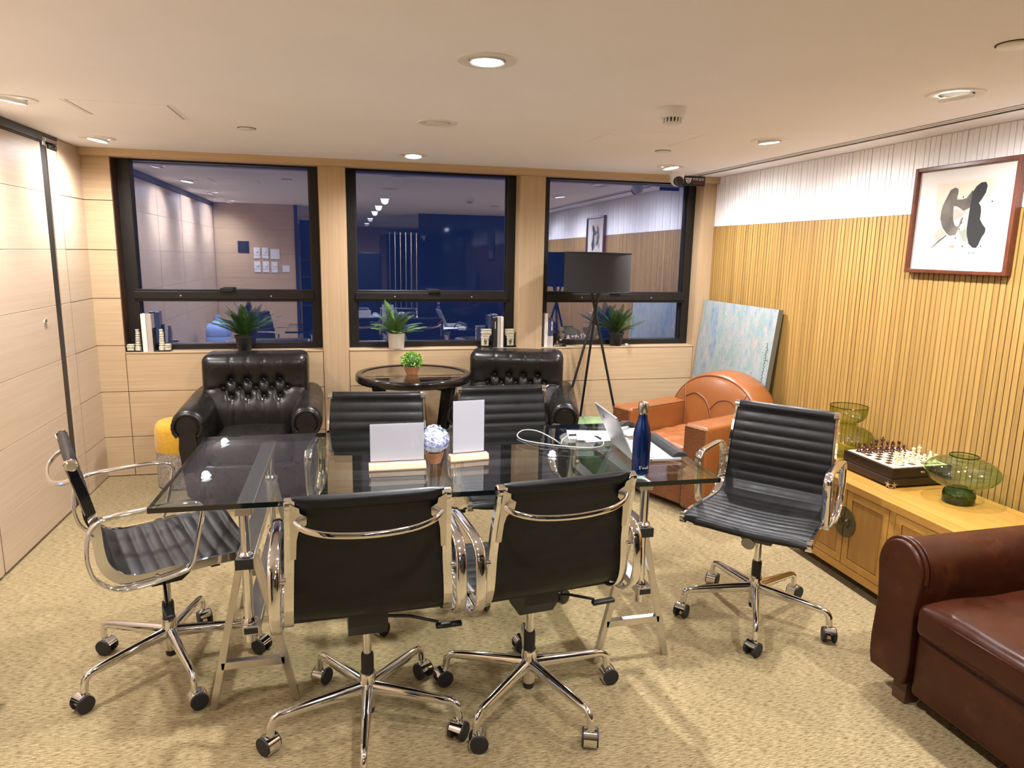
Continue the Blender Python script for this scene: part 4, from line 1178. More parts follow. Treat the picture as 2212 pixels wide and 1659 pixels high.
def cdoor(y0, y1):
    d = thing('door', '', ''); del d['label']; del d['category']
    d.parent = t; d.location = (CX0-(CX0+CX1)/2, (y0+y1)/2-(CY0+CY1)/2, 0)
    a = (y1-y0)/2-0.002; z0, z1 = CZ0+0.044, 0.478; f = 0.036
    bpy.data.objects.remove(d)
    mb = MB(); x0, x1 = 0.0, 0.014
    mb.box(x0, x1, -a, -a+f, z0, z1).box(x0, x1, a-f, a, z0, z1).box(x0, x1, -a+f, a-f, z0, z0+f).box(x0, x1, -a+f, a-f, z1-f, z1)
    dr = mb.build('door', 'cabinet_wood', t, smooth=0, loc=(CX0-(CX0+CX1)/2, (y0+y1)/2-(CY0+CY1)/2, 0))
    MB().box(0.008, 0.014, -a+f, a-f, z0+f, z1-f).build('door_groove', 'groove', dr, smooth=0)
    MB().box(0.002, 0.012, -a+f+0.003, a-f-0.003, z0+f+0.003, z1-f-0.003).build('door_panel', 'cabinet_front', dr, smooth=0, bevel=0.003)
    return dr
d1 = cdoor(2.533, 2.811); d2 = cdoor(2.813, 3.091); cdoor(CY0+0.041, 2.496); cdoor(3.128, CY1-0.041)
for dr, sg in ((d1, 1), (d2, -1)):
    hw = 0.139
    pl = [(sg*(hw-0.001)-sg*0.074*math.sin(PI*i/20)*1.0, 0.318+0.076*math.cos(PI*i/20)) for i in range(21)]
    MB().prism(pl, -0.003, 0.0, 'X').build('lock_plate', 'aged_brass', dr, smooth=30)
    MB().tube([(-0.004, sg*(hw-0.022), 0.336), (-0.014, sg*(hw-0.024), 0.330), (-0.015, sg*(hw-0.024), 0.306), (-0.005, sg*(hw-0.022), 0.296)], 0.004, 8).build('pull', 'aged_brass', dr)
for x in (CX0+0.06, CX1-0.06):
    for y in (CY0+0.06, CY1-0.06): C_(MB().box(x-0.025, x+0.025, y-0.025, y+0.025, 0, CZ0)).build('foot', 'dark_brown_wood_and_shade', t, smooth=0)

# ================================================================ VASES
t = thing('glass_vase', 'green glass vase with flattened globe on dark foot, near end of cabinet', 'vase', (2.700, 2.478, CZ1), 0, 'green glass vases')
MB().lathe([(0.0, 0.0005), (0.062, 0.0005), (0.066, 0.006), (0.067, 0.040), (0.062, 0.056), (0.046, 0.067), (0.033, 0.071), (0.031, 0.076)], 48, cap=False).build('foot', 'green_glass_dark', t, smooth=60)
MB().lathe([(0.031, 0.074), (0.060, 0.077), (0.100, 0.089), (0.132, 0.108), (0.149, 0.130), (0.153, 0.147), (0.148, 0.163), (0.132, 0.181), (0.106, 0.196), (0.078, 0.204), (0.064, 0.207), (0.058, 0.212), (0.058, 0.220)], 56, cap=False).build('globe', 'green_glass', t, smooth=70)
MB().tube([(0.058*math.cos(2*PI*i/40), 0.058*math.sin(2*PI*i/40), 0.220) for i in range(40)], 0.0028, 6, closed=True).build('rim', 'green_glass_dark', t)
t = thing('glass_vase', 'olive green glass vase with bowl on a globe, behind the chess set', 'vase', (2.722, 3.265, CZ1), 0, 'green glass vases')
MB().lathe([(0.0, 0.0005), (0.110, 0.0005), (0.140, 0.025), (0.152, 0.065), (0.148, 0.100), (0.125, 0.138), (0.085, 0.158), (0.054, 0.164), (0.049, 0.172)], 56, cap=False).build('globe', 'olive_glass', t, smooth=70)
MB().lathe([(0.049, 0.172), (0.050, 0.186), (0.060, 0.192), (0.082, 0.205), (0.095, 0.228), (0.099, 0.262), (0.099, 0.276)], 56, cap=False).build('bowl', 'olive_glass', t, smooth=70)
MB().tube([(0.099*math.cos(2*PI*i/48), 0.099*math.sin(2*PI*i/48), 0.276) for i in range(48)], 0.0024, 6, closed=True).build('rim', 'green_glass_dark', t)

# ================================================================ CHESS SET
BX, BY = 2.702, 2.868
HB = 0.171
t = thing('chess_box', 'dark wooden chess box with inlaid board on the cabinet', 'chess box', (BX, BY, CZ1))
MB().box(-HB-0.006, HB+0.006, -HB-0.006, HB+0.006, 0.010, 0.045).build('drawer_base', 'espresso_wood', t, smooth=0, bevel=0.004)
MB().box(-HB, HB, -HB, HB, 0.049, 0.098).build('lid_body', 'espresso_wood', t, smooth=0, bevel=0.003)
MB().box(-HB+0.003, HB-0.003, -HB+0.003, HB-0.003, 0.044, 0.050).build('seam_band', 'black_lacquer', t, smooth=0)
S8 = 0.0345*4
MB().box(-S8-0.020, S8+0.020, -S8-0.020, S8+0.020, 0.096, 0.0990).build('border', 'cream_inlay', t, smooth=0)
MB().box(-S8, S8, -S8, S8, 0.0990, 0.1000).build('board_squares', 'chess_checker', t, smooth=0)
MB().rbox((0.0, -HB-0.004, 0.075), (0.012, 0.004, 0.005), 0.0035, 2).build('clasp', 'silver', t)
star = []
for i in range(10):
    r = 0.020 if i % 2 == 0 else 0.007; star.append((r*math.cos(PI/2+PI*i/5), 0.018+r*math.sin(PI/2+PI*i/5)))
for sx in (-1, 1):
    for sy in (-1, 1):
        MB().prism([(sx*(HB-0.012)+a, b) for a, b in star], sy*(HB+0.006)-0.002, sy*(HB+0.006)+0.003, 'Y').build('corner_mount', 'silver', t, smooth=0)
        MB().prism([(sy*(HB-0.012)+a, b) for a, b in star], sx*(HB+0.006)-0.002, sx*(HB+0.006)+0.003, 'X').build('corner_mount', 'silver', t, smooth=0)
        MB().lathe([(0.010, 0), (0.012, 0.004), (0.010, 0.011)], 12, (sx*(HB-0.01), sy*(HB-0.01), 0)).build('foot', 'silver', t)
def pawn(h, r, extra):
    return [(r, 0), (r, 0.004), (r*0.85, 0.007), (r*0.55, 0.011), (r*0.40, h*0.50), (r*0.38, h*0.62), (r*0.66, h*0.66), (r*0.40, h*0.70)] + extra
def ballp(z, r, k=5): return [(r*math.sin(PI*i/(k*2)+0.35*(1-i/(k*2))), z-r*math.cos(PI*i/(k*2))) for i in range(k*2)] + [(0, z+r)]
PC = {}
for colr in ('dark', 'light'):
    mt = colr+'_piece'
    PC[colr, 'pawn'] = MB().lathe(pawn(0.034, 0.0115, ballp(0.0295, 0.0072)), 16).mesh('chess_pawn', mt, 50)
    mb = MB().lathe(pawn(0.042, 0.013, [(0.0068, 0.031), (0.0085, 0.034), (0.0090, 0.042), (0.0068, 0.042), (0.0062, 0.038), (0, 0.038)]), 16)
    PC[colr, 'rook'] = mb.mesh('chess_rook', mt, 50)
    PC[colr, 'bishop'] = MB().lathe(pawn(0.048, 0.013, [(0.0060, 0.035), (0.0076, 0.039), (0.0060, 0.045), (0.002, 0.049), (0.0028, 0.051), (0, 0.053)]), 16).mesh('chess_bishop', mt, 50)
    PC[colr, 'queen'] = MB().lathe(pawn(0.056, 0.0145, [(0.0062, 0.042), (0.0095, 0.052), (0.0105, 0.057), (0.006, 0.058), (0.003, 0.061), (0, 0.063)]), 18).mesh('chess_queen', mt, 50)
    mb = MB().lathe(pawn(0.060, 0.0145, [(0.0065, 0.046), (0.0095, 0.056), (0.0105, 0.060), (0.006, 0.063), (0.002, 0.064)]), 18)
    mb.box(-0.0015, 0.0015, -0.0015, 0.0015, 0.062, 0.073).box(-0.0045, 0.0045, -0.0015, 0.0015, 0.066, 0.069)
    PC[colr, 'king'] = mb.mesh('chess_king', mt, 50)
    mb = MB().lathe([(0.013, 0), (0.013, 0.004), (0.011, 0.007), (0.008, 0.011), (0.0075, 0.014)], 16)
    mb.prism([(-0.008, 0.013), (0.008, 0.013), (0.0075, 0.022), (0.002, 0.029), (0.0095, 0.027), (0.012, 0.031), (0.006, 0.040), (0.001, 0.046), (-0.004, 0.043), (-0.008, 0.034), (-0.009, 0.022)], -0.0048, 0.0048, 'X')
    PC[colr, 'knight'] = mb.mesh('chess_knight', mt, 30)
# columns run along x (1..8), rows along y: row 1 nearest the camera
order = ['rook', 'knight', 'bishop', 'queen', 'king', 'bishop', 'knight', 'rook']
placed = []
for i, k in enumerate(order):
    placed.append(('dark', k, i+1, 8, 'left' if i < 4 else 'right'))
for i in range(8): placed.append(('dark', 'pawn', i+1, 7, None))
for (k, c, r) in (('pawn', 1, 3), ('pawn', 2, 2), ('knight', 3, 3), ('pawn', 3, 2), ('bishop', 4, 3), ('pawn', 5, 3), ('pawn', 4, 2), ('pawn', 6, 2), ('queen', 6, 3), ('king', 7, 3), ('pawn', 7, 2), ('bishop', 8, 2), ('pawn', 5, 2), ('rook', 8, 1), ('knight', 7, 1), ('rook', 2, 1), ('bishop', 5, 1)):
    placed.append(('light', k, c, r, None))
ordn = ['first', 'second', 'third', 'fourth', 'fifth', 'sixth', 'seventh', 'eighth']
for (colr, k, c, r, sd) in placed:
    x = BX-S8+0.0345*(c-0.5); y = BY-S8+0.0345*(r-0.5)
    o = link('chess_'+k, PC[colr, k], None, (x+random.uniform(-0.002, 0.002), y+random.uniform(-0.002, 0.002), CZ1+0.1001), (0, 0, 0 if colr == 'light' else PI))
    cw = 'dark brown' if colr == 'dark' else 'pale cream'
    tag(o, '%s chess %s, %s column from the left, %s row from the camera' % (cw, k, ordn[c-1], ordn[r-1]), 'chess piece', cw+' chess pieces on the board')

# ================================================================ FRAMED PRINT
PY0, PY1, PZ0, PZ1 = 2.553, 3.142, 1.540, 2.062
t = thing('framed_print', 'mahogany framed black brushstroke print on the slat wall', 'picture', (XR-0.004, (PY0+PY1)/2, (PZ0+PZ1)/2))
t.rotation_euler = (0, 0, 0)
a, b = (PY1-PY0)/2, (PZ1-PZ0)/2; f = 0.020
fr = MB(); fr.box(-0.034, 0, -a, -a+f, -b, b).box(-0.034, 0, a-f, a, -b, b).box(-0.034, 0, -a+f, a-f, -b, -b+f).box(-0.034, 0, -a+f, a-f, b-f, b)
fr.build('frame', 'frame_mahogany', t, smooth=0, bevel=0.003)
MB().box(-0.014, -0.010, -a+f, a-f, -b+f, b-f).build('mat_board', 'mat_board', t, smooth=0)
# the print lies in a plane facing -x ; u runs left->right as seen from the room (= -y)
def pq(pts, nm, mat, depth, par):
    P = [(-((u-0.5)*0.300), (0.5-v)*0.300+0.012) for u, v in pts]
    MB().prism(P, -0.0142-depth, -0.0138, 'X').build(nm, mat, par, smooth=0)
pp_ = MB().box(-0.0146, -0.0140, -0.160, 0.160, -0.150, 0.172); ps = pp_.build('print_sheet', 'print_paper', t, smooth=0)
for w_ in (0.168,): MB().box(-0.0143, -0.0139, -w_, w_, 0.176, 0.1768).build('plate_mark', 'ink_pale', t, smooth=0)
pq([(0.12, 0.30), (0.18, 0.18), (0.24, 0.07), (0.32, 0.04), (0.38, 0.06), (0.395, 0.12), (0.38, 0.20), (0.39, 0.23), (0.48, 0.235), (0.56, 0.22), (0.62, 0.15), (0.66, 0.10), (0.70, 0.30), (0.66, 0.36), (0.60, 0.40), (0.55, 0.43), (0.48, 0.38), (0.40, 0.34), (0.335, 0.33), (0.34, 0.40), (0.36, 0.55), (0.40, 0.63), (0.45, 0.66), (0.48, 0.64), (0.50, 0.56), (0.53, 0.51), (0.55, 0.52), (0.53, 0.60), (0.48, 0.70), (0.44, 0.79), (0.33, 0.80), (0.26, 0.76), (0.16, 0.66), (0.10, 0.52), (0.10, 0.40)], 'brush_stroke', 'ink_grey', 0.0006, ps)
pq([(0.34, 0.40), (0.40, 0.37), (0.50, 0.43), (0.62, 0.38), (0.56, 0.47), (0.48, 0.52), (0.37, 0.56)], 'brush_wash', 'ink_pale', 0.0008, ps)
pq([(0.66, 0.14), (0.72, 0.05), (0.80, 0.00), (0.88, 0.00), (0.915, 0.06), (0.90, 0.16), (0.84, 0.26), (0.80, 0.31), (0.84, 0.36), (0.86, 0.44), (0.86, 0.56), (0.92, 0.64), (0.98, 0.70), (0.98, 0.76), (0.93, 0.84), (0.89, 0.95), (0.86, 0.995), (0.79, 0.99), (0.71, 0.93), (0.66, 0.80), (0.64, 0.70), (0.645, 0.45)], 'brush_stroke', 'ink_black', 0.0010, ps)
pq([(0.48, 0.72), (0.56, 0.73), (0.62, 0.68), (0.645, 0.74), (0.67, 0.84), (0.66, 0.89), (0.60, 0.90), (0.56, 0.84), (0.52, 0.77)], 'brush_wash', 'ink_green', 0.0007, ps)
pq([(0.00, 0.75), (0.06, 0.67), (0.16, 0.68), (0.26, 0.78), (0.18, 0.82), (0.10, 0.89), (0.03, 0.84)], 'brush_wash', 'ink_pale', 0.0005, ps)
pq([(-0.02, 0.995), (0.12, 0.87), (0.26, 0.78), (0.27, 0.80), (0.13, 0.90), (-0.01, 1.0)], 'brush_line', 'ink_grey', 0.0007, ps)
for u, v in ((0.50, 0.20), (1.03, 0.30), (0.53, 0.60), (0.50, 0.70), (0.60, 0.97), (0.94, 0.97), (0.45, 0.84)):
    pq([(u+0.012*math.cos(2*PI*i/8), v+0.014*math.sin(2*PI*i/8)) for i in range(8)], 'ink_splash', 'ink_black', 0.0007, ps)
for u in (0.365, 0.41): pq([(u, 0.955), (u+0.035, 0.955), (u+0.035, 0.99), (u, 0.99)], 'red_seal', 'seal_red', 0.0006, ps)
pq([(0.33, 0.99), (0.345, 0.95), (0.35, 0.95), (0.335, 0.995)], 'ink_tick', 'ink_black', 0.0006, ps)
for u0 in (0.72, 0.80): pq([(u0, 1.075), (u0+0.03, 1.06), (u0+0.055, 1.07), (u0+0.03, 1.072), (u0+0.01, 1.09)], 'pencil_signature', 'ink_grey', 0.0005, ps)

# ================================================================ WINDOW SILL THINGS
def book(x0, x1, h, mat, label, depth=0.085, y0=5.232, spine=None, tilt=0.0, group=None):
    t = thing('book', label, 'book', ((x0+x1)/2, y0, ZS), 0, group)
    t.rotation_euler = (0, tilt, 0)
    w = (x1-x0)/2-0.0006
    MB().box(-w, w, 0, 0.003, 0.0005, h).build('spine', mat, t, smooth=0, bevel=0.0012)
    for s in (-1, 1): MB().box(*(sorted((s*w, s*(w-0.0022)))), 0.003, depth, 0.0005, h).build('cover', mat, t, smooth=0)
    MB().box(-w+0.0022, w-0.0022, 0.003, depth-0.004, 0.004, h-0.004).build('pages', 'page_white', t, smooth=0)
    if spine:
        sp, c = spine
        for (z0, z1, ww) in sp: MB().box(-ww, ww, -0.0006, 0.0004, z0, z1).build('spine_print', c, t, smooth=0)
    return t
G1, G2, G3 = 'books on the left sill', 'books on the middle sill', 'books on the right sill'
book(-1.366, -1.334, 0.262, 'book_white', 'white book on the left window sill', tilt=-0.012, group=G1)
book(-1.333, -1.299, 0.260, 'book_grey', 'grey-brown book beside the white one on the left sill', tilt=-0.012, group=G1)
book(1.100, 1.132, 0.232, 'book_black', 'black book with white spine line on the middle sill', spine=([(0.145, 0.20, 0.002)], 'white_plastic'), group=G2)
book(1.1335, 1.158, 0.236, 'book_grey', 'grey book in the middle of the middle sill trio', group=G2)
book(1.159, 1.182, 0.236, 'book_white', 'slim white book on the middle window sill', spine=([(0.145, 0.20, 0.0015)], 'book_grey'), group=G2)
book(1.508, 1.536, 0.262, 'book_white', 'tall white book against the pilaster on the right sill', spine=([(0.10, 0.18, 0.002)], 'book_grey'), y0=5.226, group=G3)
t = book(1.537, 1.556, 0.222, 'book_navy', 'thin navy book with pale foot next to the tall white book', group=G3)
MB().box(-0.0089, 0.0089, -0.0008, 0.0004, 0.001, 0.085).build('spine_band', 'book_lilac', t, smooth=0)
t = book(1.557, 1.582, 0.222, 'book_navy', 'thick navy book with white title beside the reel bookend', spine=([(0.13, 0.165, 0.003), (0.17, 0.20, 0.003)], 'white_plastic'), group=G3)
MB().box(-0.0119, 0.0119, -0.0008, 0.0004, 0.001, 0.085).build('spine_band', 'book_lilac', t, smooth=0)

def tower(t, x, ym):
    n = 8; prof = [(0.0165, 0.0)]
    z = 0.004
    MB().lathe([(0.020, 0), (0.020, 0.018), (0.017, 0.020)], 18, (x, ym, 0.010)).build('tower_base', 'stone_cream', t, smooth=30)
    zz = 0.030
    for k in range(7):
        r = 0.0175-0.0006*k
        MB().lathe([(r, zz), (r+0.0015, zz+0.0015), (r+0.0015, zz+0.004), (r-0.0015, zz+0.0055), (r-0.0015, zz+0.015)], 18, (x+0.0004*k, ym, 0)).build('tower_tier', 'stone_cream', t, smooth=20)
        zz += 0.0155
    MB().lathe([(0.011, zz), (0.012, zz+0.002), (0.011, zz+0.012), (0.0135, zz+0.013), (0.0135, zz+0.016), (0, zz+0.016)], 16, (x, ym, 0)).build('tower_top', 'stone_cream', t, smooth=20)
def chapel(t, x0, x1, ym):
    w = (x1-x0)/2; c = (x0+x1)/2
    MB().box(c-w, c+w, ym-0.020, ym+0.020, 0.010, 0.030).build('house_wall', 'stone_cream', t, smooth=0, bevel=0.002)
    MB().box(c-w-0.002, c+w+0.002, ym-0.023, ym+0.023, 0.031, 0.040).build('house_storey', 'stone_cream', t, smooth=0, bevel=0.002)
    MB().box(c-w-0.001, c+w+0.001, ym-0.021, ym+0.021, 0.043, 0.051).build('house_roof', 'stone_cream', t, smooth=0, bevel=0.002)
    MB().box(c-w+0.003, c+w-0.003, ym-0.018, ym+0.018, 0.029, 0.044).build('house_core', 'stone_dark', t, smooth=0)
for sd, label in ((-1, 'black bookend with cream tower at the far left of the sill'), (1, 'black bookend with cream tower right of the white book')):
    xb = -1.369 if sd < 0 else -1.297
    t = thing('bookend', label, 'bookend', (xb, 5.262, ZS))
    MB().box(*sorted((0, sd*0.104)), -0.030, 0.030, 0.0, 0.010).build('base', 'black_lacquer', t, smooth=0, bevel=0.002)
    MB().box(*sorted((0, sd*0.008)), -0.028, 0.028, 0.010, 0.19 if sd < 0 else 0.165).build('upright', 'black_lacquer', t, smooth=0, bevel=0.002)
    tower(t, sd*(0.032 if sd < 0 else 0.046), -0.006); chapel(t, *sorted((sd*0.057, sd*0.099)) if sd < 0 else (0.068, 0.102), -0.004)
def archmon(t, sd):
    # half triumphal arch: tall pier on the outer side, attic on top
    P = [(0.010, 0.014), (0.060, 0.014), (0.060, 0.078), (0.062, 0.080)]
    MB().box(*sorted((sd*0.030, sd*0.082)), -0.018, 0.018, 0.014, 0.070).build('pier', 'stone_cream', t, smooth=0, bevel=0.0015)
    MB().box(*sorted((sd*0.026, sd*0.085)), -0.021, 0.021, 0.070, 0.076).build('cornice', 'stone_cream', t, smooth=0)
    MB().box(*sorted((sd*0.030, sd*0.082)), -0.018, 0.018, 0.076, 0.098).build('frieze_block', 'stone_cream', t, smooth=0)
    MB().prism([(sd*0.030, 0.076), (sd*0.026, 0.086), (sd*0.016, 0.095), (sd*0.010, 0.098), (sd*0.032, 0.098)], -0.016, 0.016, 'Y').build('arch_curve', 'stone_cream', t, smooth=0)
    for z0, z1, e in ((0.098, 0.108, 0.0), (0.109, 0.117, 0.004), (0.118, 0.134, 0.0), (0.134, 0.140, 0.003)):
        MB().box(*sorted((sd*0.008, sd*(0.082+e))), -0.018-e, 0.018+e, z0, z1).build('attic', 'stone_cream', t, smooth=0, bevel=0.001)
    MB().box(*sorted((sd*0.040, sd*0.072)), -0.0192, -0.0178, 0.082, 0.092).build('relief', 'stone_dark', t, smooth=0)
    MB().box(*sorted((sd*0.044, sd*0.068)), -0.0200, -0.0176, 0.0835, 0.0905).build('relief', 'stone_cream', t, smooth=0)
    for (x, z, r) in ((0.050, 0.050, 0.008), (0.062, 0.046, 0.007), (0.055, 0.034, 0.009), (0.060, 0.058, 0.006)):
        MB().rbox((sd*x, -0.018, z), (r*0.8, 0.003, r), 0.002, 1).build('relief', 'stone_dark', t)
for sd, xb, label in ((-1, 1.098, 'black bookend with cream arch left of the black book'), (1, 1.184, 'black bookend with cream arch beside the pilaster')):
    t = thing('bookend', label, 'bookend', (xb, 5.262, ZS))
    MB().box(*sorted((0, sd*(0.118 if sd < 0 else 0.100))), -0.032, 0.032, 0.0, 0.014).build('base', 'black_lacquer', t, smooth=0, bevel=0.003)
    MB().box(*sorted((0, sd*0.009)), -0.030, 0.030, 0.014, 0.150).build('upright', 'black_lacquer', t, smooth=0, bevel=0.002)
    archmon(t, sd)
t = thing('bookend', 'black film projector bookend with two silver reels', 'bookend', (1.584, 5.262, ZS))
MB().box(0, 0.108, -0.032, 0.032, 0.0, 0.010).build('base', 'black_lacquer', t, smooth=0, bevel=0.002)
MB().box(0.004, 0.088, -0.026, 0.026, 0.010, 0.022).build('plinth', 'black_lacquer', t, smooth=0, bevel=0.003)
MB().box(0.0, 0.040, -0.022, 0.022, 0.022, 0.110).build('projector_body', 'black_lacquer', t, smooth=0, bevel=0.004)
MB().box(0.040, 0.058, -0.015, 0.015, 0.022, 0.070).build('projector_front', 'black_lacquer', t, smooth=0, bevel=0.003)
MB().lathe([(0.012, 0.056), (0.014, 0.075), (0.010, 0.078)], 16, (0, 0, 0.052), 'X').build('projector_lens', 'silver', t)
reel = MB().lathe([(0.006, -0.004), (0.021, -0.003), (0.0215, 0.0), (0.021, 0.003), (0.006, 0.004)], 24, axis='Y')
reel_me = reel.mesh('reel', 'silver', 30)
dot_me = MB().lathe([(0.0042, -0.0044), (0.0042, 0.0044)], 10, axis='Y').mesh('reel_hole', 'black_plastic', 30)
for (x, z) in ((0.066, 0.135), (0.076, 0.088)):
    r = link('reel', reel_me, t, (x, -0.016, z))
    for k in range(5): link('reel_hole', dot_me, r, (0.0125*math.cos(2*PI*k/5), 0, 0.0125*math.sin(2*PI*k/5)))
MB().tube([(0.030, -0.008, 0.10), (0.05, -0.008, 0.115), (0.066, -0.010, 0.135), (0.076, -0.010, 0.088), (0.05, -0.008, 0.08)], 0.0035, 6).build('reel_arm', 'black_lacquer', t)
MB().prism([(0.035+0.014*math.cos(2*PI*i/8)*(1 if i % 2 == 0 else 0.45), 0.036+0.014*math.sin(2*PI*i/8)*(1 if i % 2 == 0 else 0.45)) for i in range(8)], -0.028, -0.022, 'Y').build('emblem', 'silver', t, smooth=0)

# ---------------------------------------------------------------- plants
def frond_mesh(name, mat, L, arch, nl, lw, rnd):
    """frond growing along +x and up, drooping by arch"""
    mb = MB(); P = []
    N = 14
    ang = 0.0; p = Vector((0, 0, 0)); P.append(p.copy())
    for i in range(N):
        a = -arch*((i+1)/N)**1.6
        p = p + Vector((math.cos(a), 0, math.sin(a)))*L/N; P.append(p.copy())
    mb.tube(P, [0.0022*(1-0.8*i/N) for i in range(N+1)], 4)
    for k in range(nl):
        f = 0.14+0.85*k/(nl-1); i = min(int(f*N), N-1); q = P[i].lerp(P[i+1], f*N-i)
        tg = (P[i+1]-P[i]).normalized(); up = Vector((-tg.z, 0, tg.x))
        ll = lw*math.sin(PI*min(1, f*0.86+0.14))**0.7*rnd.uniform(0.85, 1.1)+0.004
        for s in (-1, 1):
            d = (Vector((0, s, 0))*0.86+tg*0.5+up*0.16).normalized()
            wv = tg*(L/nl*0.62)
            tip = q+d*ll-Vector((0, 0, ll*0.18)); mid = q+d*ll*0.5
            mb.add([q-wv*0.35, mid-wv*0.55+up*0.001, tip, mid+wv*0.55+up*0.001, q+wv*0.35], [(0, 1, 2, 3, 4)])
    return mb.mesh(name, mat, 0)
def fern(name, label, loc, potf, specs, mats, seed, zb):
    t = thing(name, label, 'potted plant', loc, 0, 'potted ferns on the sill')
    potf(t); rnd = random.Random(seed)
    extra = [(az+rnd.uniform(14, 30), el+rnd.uniform(-6, 12), L*rnd.uniform(0.75, 0.92), arch+0.15, lw) for az, el, L, arch, lw in specs if not 20 < az < 160]
    for i, (az, el, L, arch, lw) in enumerate(list(specs)+extra):
        me = frond_mesh('frond', mats[i % len(mats)], L, arch, 22, lw*1.15, rnd)
        o = link('frond', me, t, (0.008*math.cos(math.radians(az)), 0.008*math.sin(math.radians(az)), zb))
        o.rotation_euler = (rnd.uniform(-0.25, 0.25), -math.radians(el), math.radians(az))
    return t
def black_pot(t):
    MB().lathe([(0.043, 0), (0.046, 0.003), (0.058, 0.088), (0.064, 0.090), (0.066, 0.108), (0.062, 0.110), (0.058, 0.100)], 30, cap=True).build('pot', 'pot_black', t, smooth=40)
    MB().lathe([(0.058, 0.098), (0, 0.101)], 24).build('soil', 'soil', t)
# azimuth 180=left, 0=right, -90=towards camera, 90=towards glass
spec1 = [(178, 30, 0.26, 0.25, 0.035), (165, 40, 0.24, 0.5, 0.034), (200, 52, 0.23, 0.5, 0.036), (150, 65, 0.22, 0.5, 0.034), (215, 72, 0.25, 0.35, 0.038), (-110, 68, 0.22, 0.7, 0.036), (-85, 80, 0.245, 0.3, 0.038), (-60, 66, 0.22, 0.6, 0.036), (-30, 70, 0.235, 0.3, 0.036), (0, 62, 0.225, 0.35, 0.034), (10, 46, 0.23, 0.35, 0.034), (-8, 30, 0.26, 0.1, 0.034), (-130, 45, 0.19, 0.6, 0.034), (-50, 40, 0.19, 0.7, 0.034), (80, 78, 0.20, 0.2, 0.03)]
fern('potted_fern', 'dark green fern in black pot on the left window sill', (-0.710, 5.262, ZS), black_pot, spec1, ['fern_dark', 'fern_mid', 'fern_dark'], 11, 0.10)
spec3 = [(a+4, e, L*1.02, ar*1.05, lw) for a, e, L, ar, lw in spec1]
spec3[0] = (182, 33, 0.28, 0.1, 0.036); spec3[11] = (-4, 24, 0.25, 0.0, 0.034)
fern('potted_fern', 'dark green fern in black pot on the right sill behind the lamp', (2.120, 5.262, ZS), black_pot, spec3, ['fern_dark', 'fern_mid', 'fern_dark'], 12, 0.10)
def white_pot(t):
    MB().lathe([(0.054, 0), (0.057, 0.003), (0.063, 0.112), (0.062, 0.115), (0.057, 0.115), (0.055, 0.100)], 40).build('pot', 'patterned_pot', t, smooth=40)
    MB().lathe([(0.056, 0.098), (0, 0.103)], 24).build('soil', 'soil', t)
spec2 = [(190, 28, 0.19, 0.5, 0.042), (170, 40, 0.20, 0.7, 0.042), (205, 58, 0.20, 0.5, 0.045), (140, 75, 0.28, 0.2, 0.045), (165, 78, 0.27, 0.15, 0.045), (-120, 62, 0.19, 0.6, 0.046), (-90, 70, 0.20, 0.6, 0.046), (-60, 62, 0.20, 0.6, 0.046), (-20, 62, 0.20, 0.5, 0.046), (-10, 24, 0.23, 0.35, 0.045), (8, 12, 0.20, 0.2, 0.042), (-100, 35, 0.13, 0.8, 0.04), (30, 60, 0.17, 0.4, 0.04)]
fern('potted_fern', 'light feathery fern in white patterned pot on the middle sill', (0.366, 5.268, ZS), white_pot, spec2, ['fern_light', 'fern_mid', 'fern_light'], 13, 0.10)
t = tag(MB().rbox((0, 0, 0.009), (0.012, 0.010, 0.009), 0.003, 2).build('sill_cube', 'white_gloss', loc=(2.205, 5.245, ZS)), 'tiny white block on the right sill next to the fern pot', 'block')

t = thing('topiary', 'small bright green ball plant in wooden bowl on round table', 'potted plant', (0.432, 4.735, 0.7715))
t.scale = (1.12, 1.12, 1.08)
MB().lathe([(0.030, 0), (0.033, 0.002), (0.048, 0.040), (0.052, 0.052), (0.047, 0.053), (0.043, 0.046), (0, 0.046)], 12).build('bowl', 'terracotta_wood', t, smooth=25)
mb = MB(); rs = random.Random(5)
for k in range(420):
    a = rs.uniform(0, 2*PI); z = rs.uniform(-0.45, 1); r = math.sqrt(max(0, 1-z*z))
    d = Vector((r*math.cos(a), r*math.sin(a), z)); c = Vector((0, 0, 0.085))+Vector((d.x*0.064, d.y*0.064, d.z*0.056))*rs.uniform(0.82, 1.0)
    u = d.orthogonal().normalized(); u.rotate(Matrix.Rotation(rs.uniform(0, 6.28), 3, d)); w = d.cross(u)
    d2_ = (d+u*0.6).normalized(); s_ = rs.uniform(0.008, 0.013)
    mb.add([c, c+d2_*s_*0.6+w*s_*0.42, c+d2_*s_*1.25, c+d2_*s_*0.6-w*s_*0.42], [(0, 1, 2, 3)])
o = mb.build('foliage', 'leaf_bright', t, smooth=0); o['kind'] = 'stuff'
MB().lathe(ballp(0.085, 0.048), 18).build('core', 'fern_mid', t)

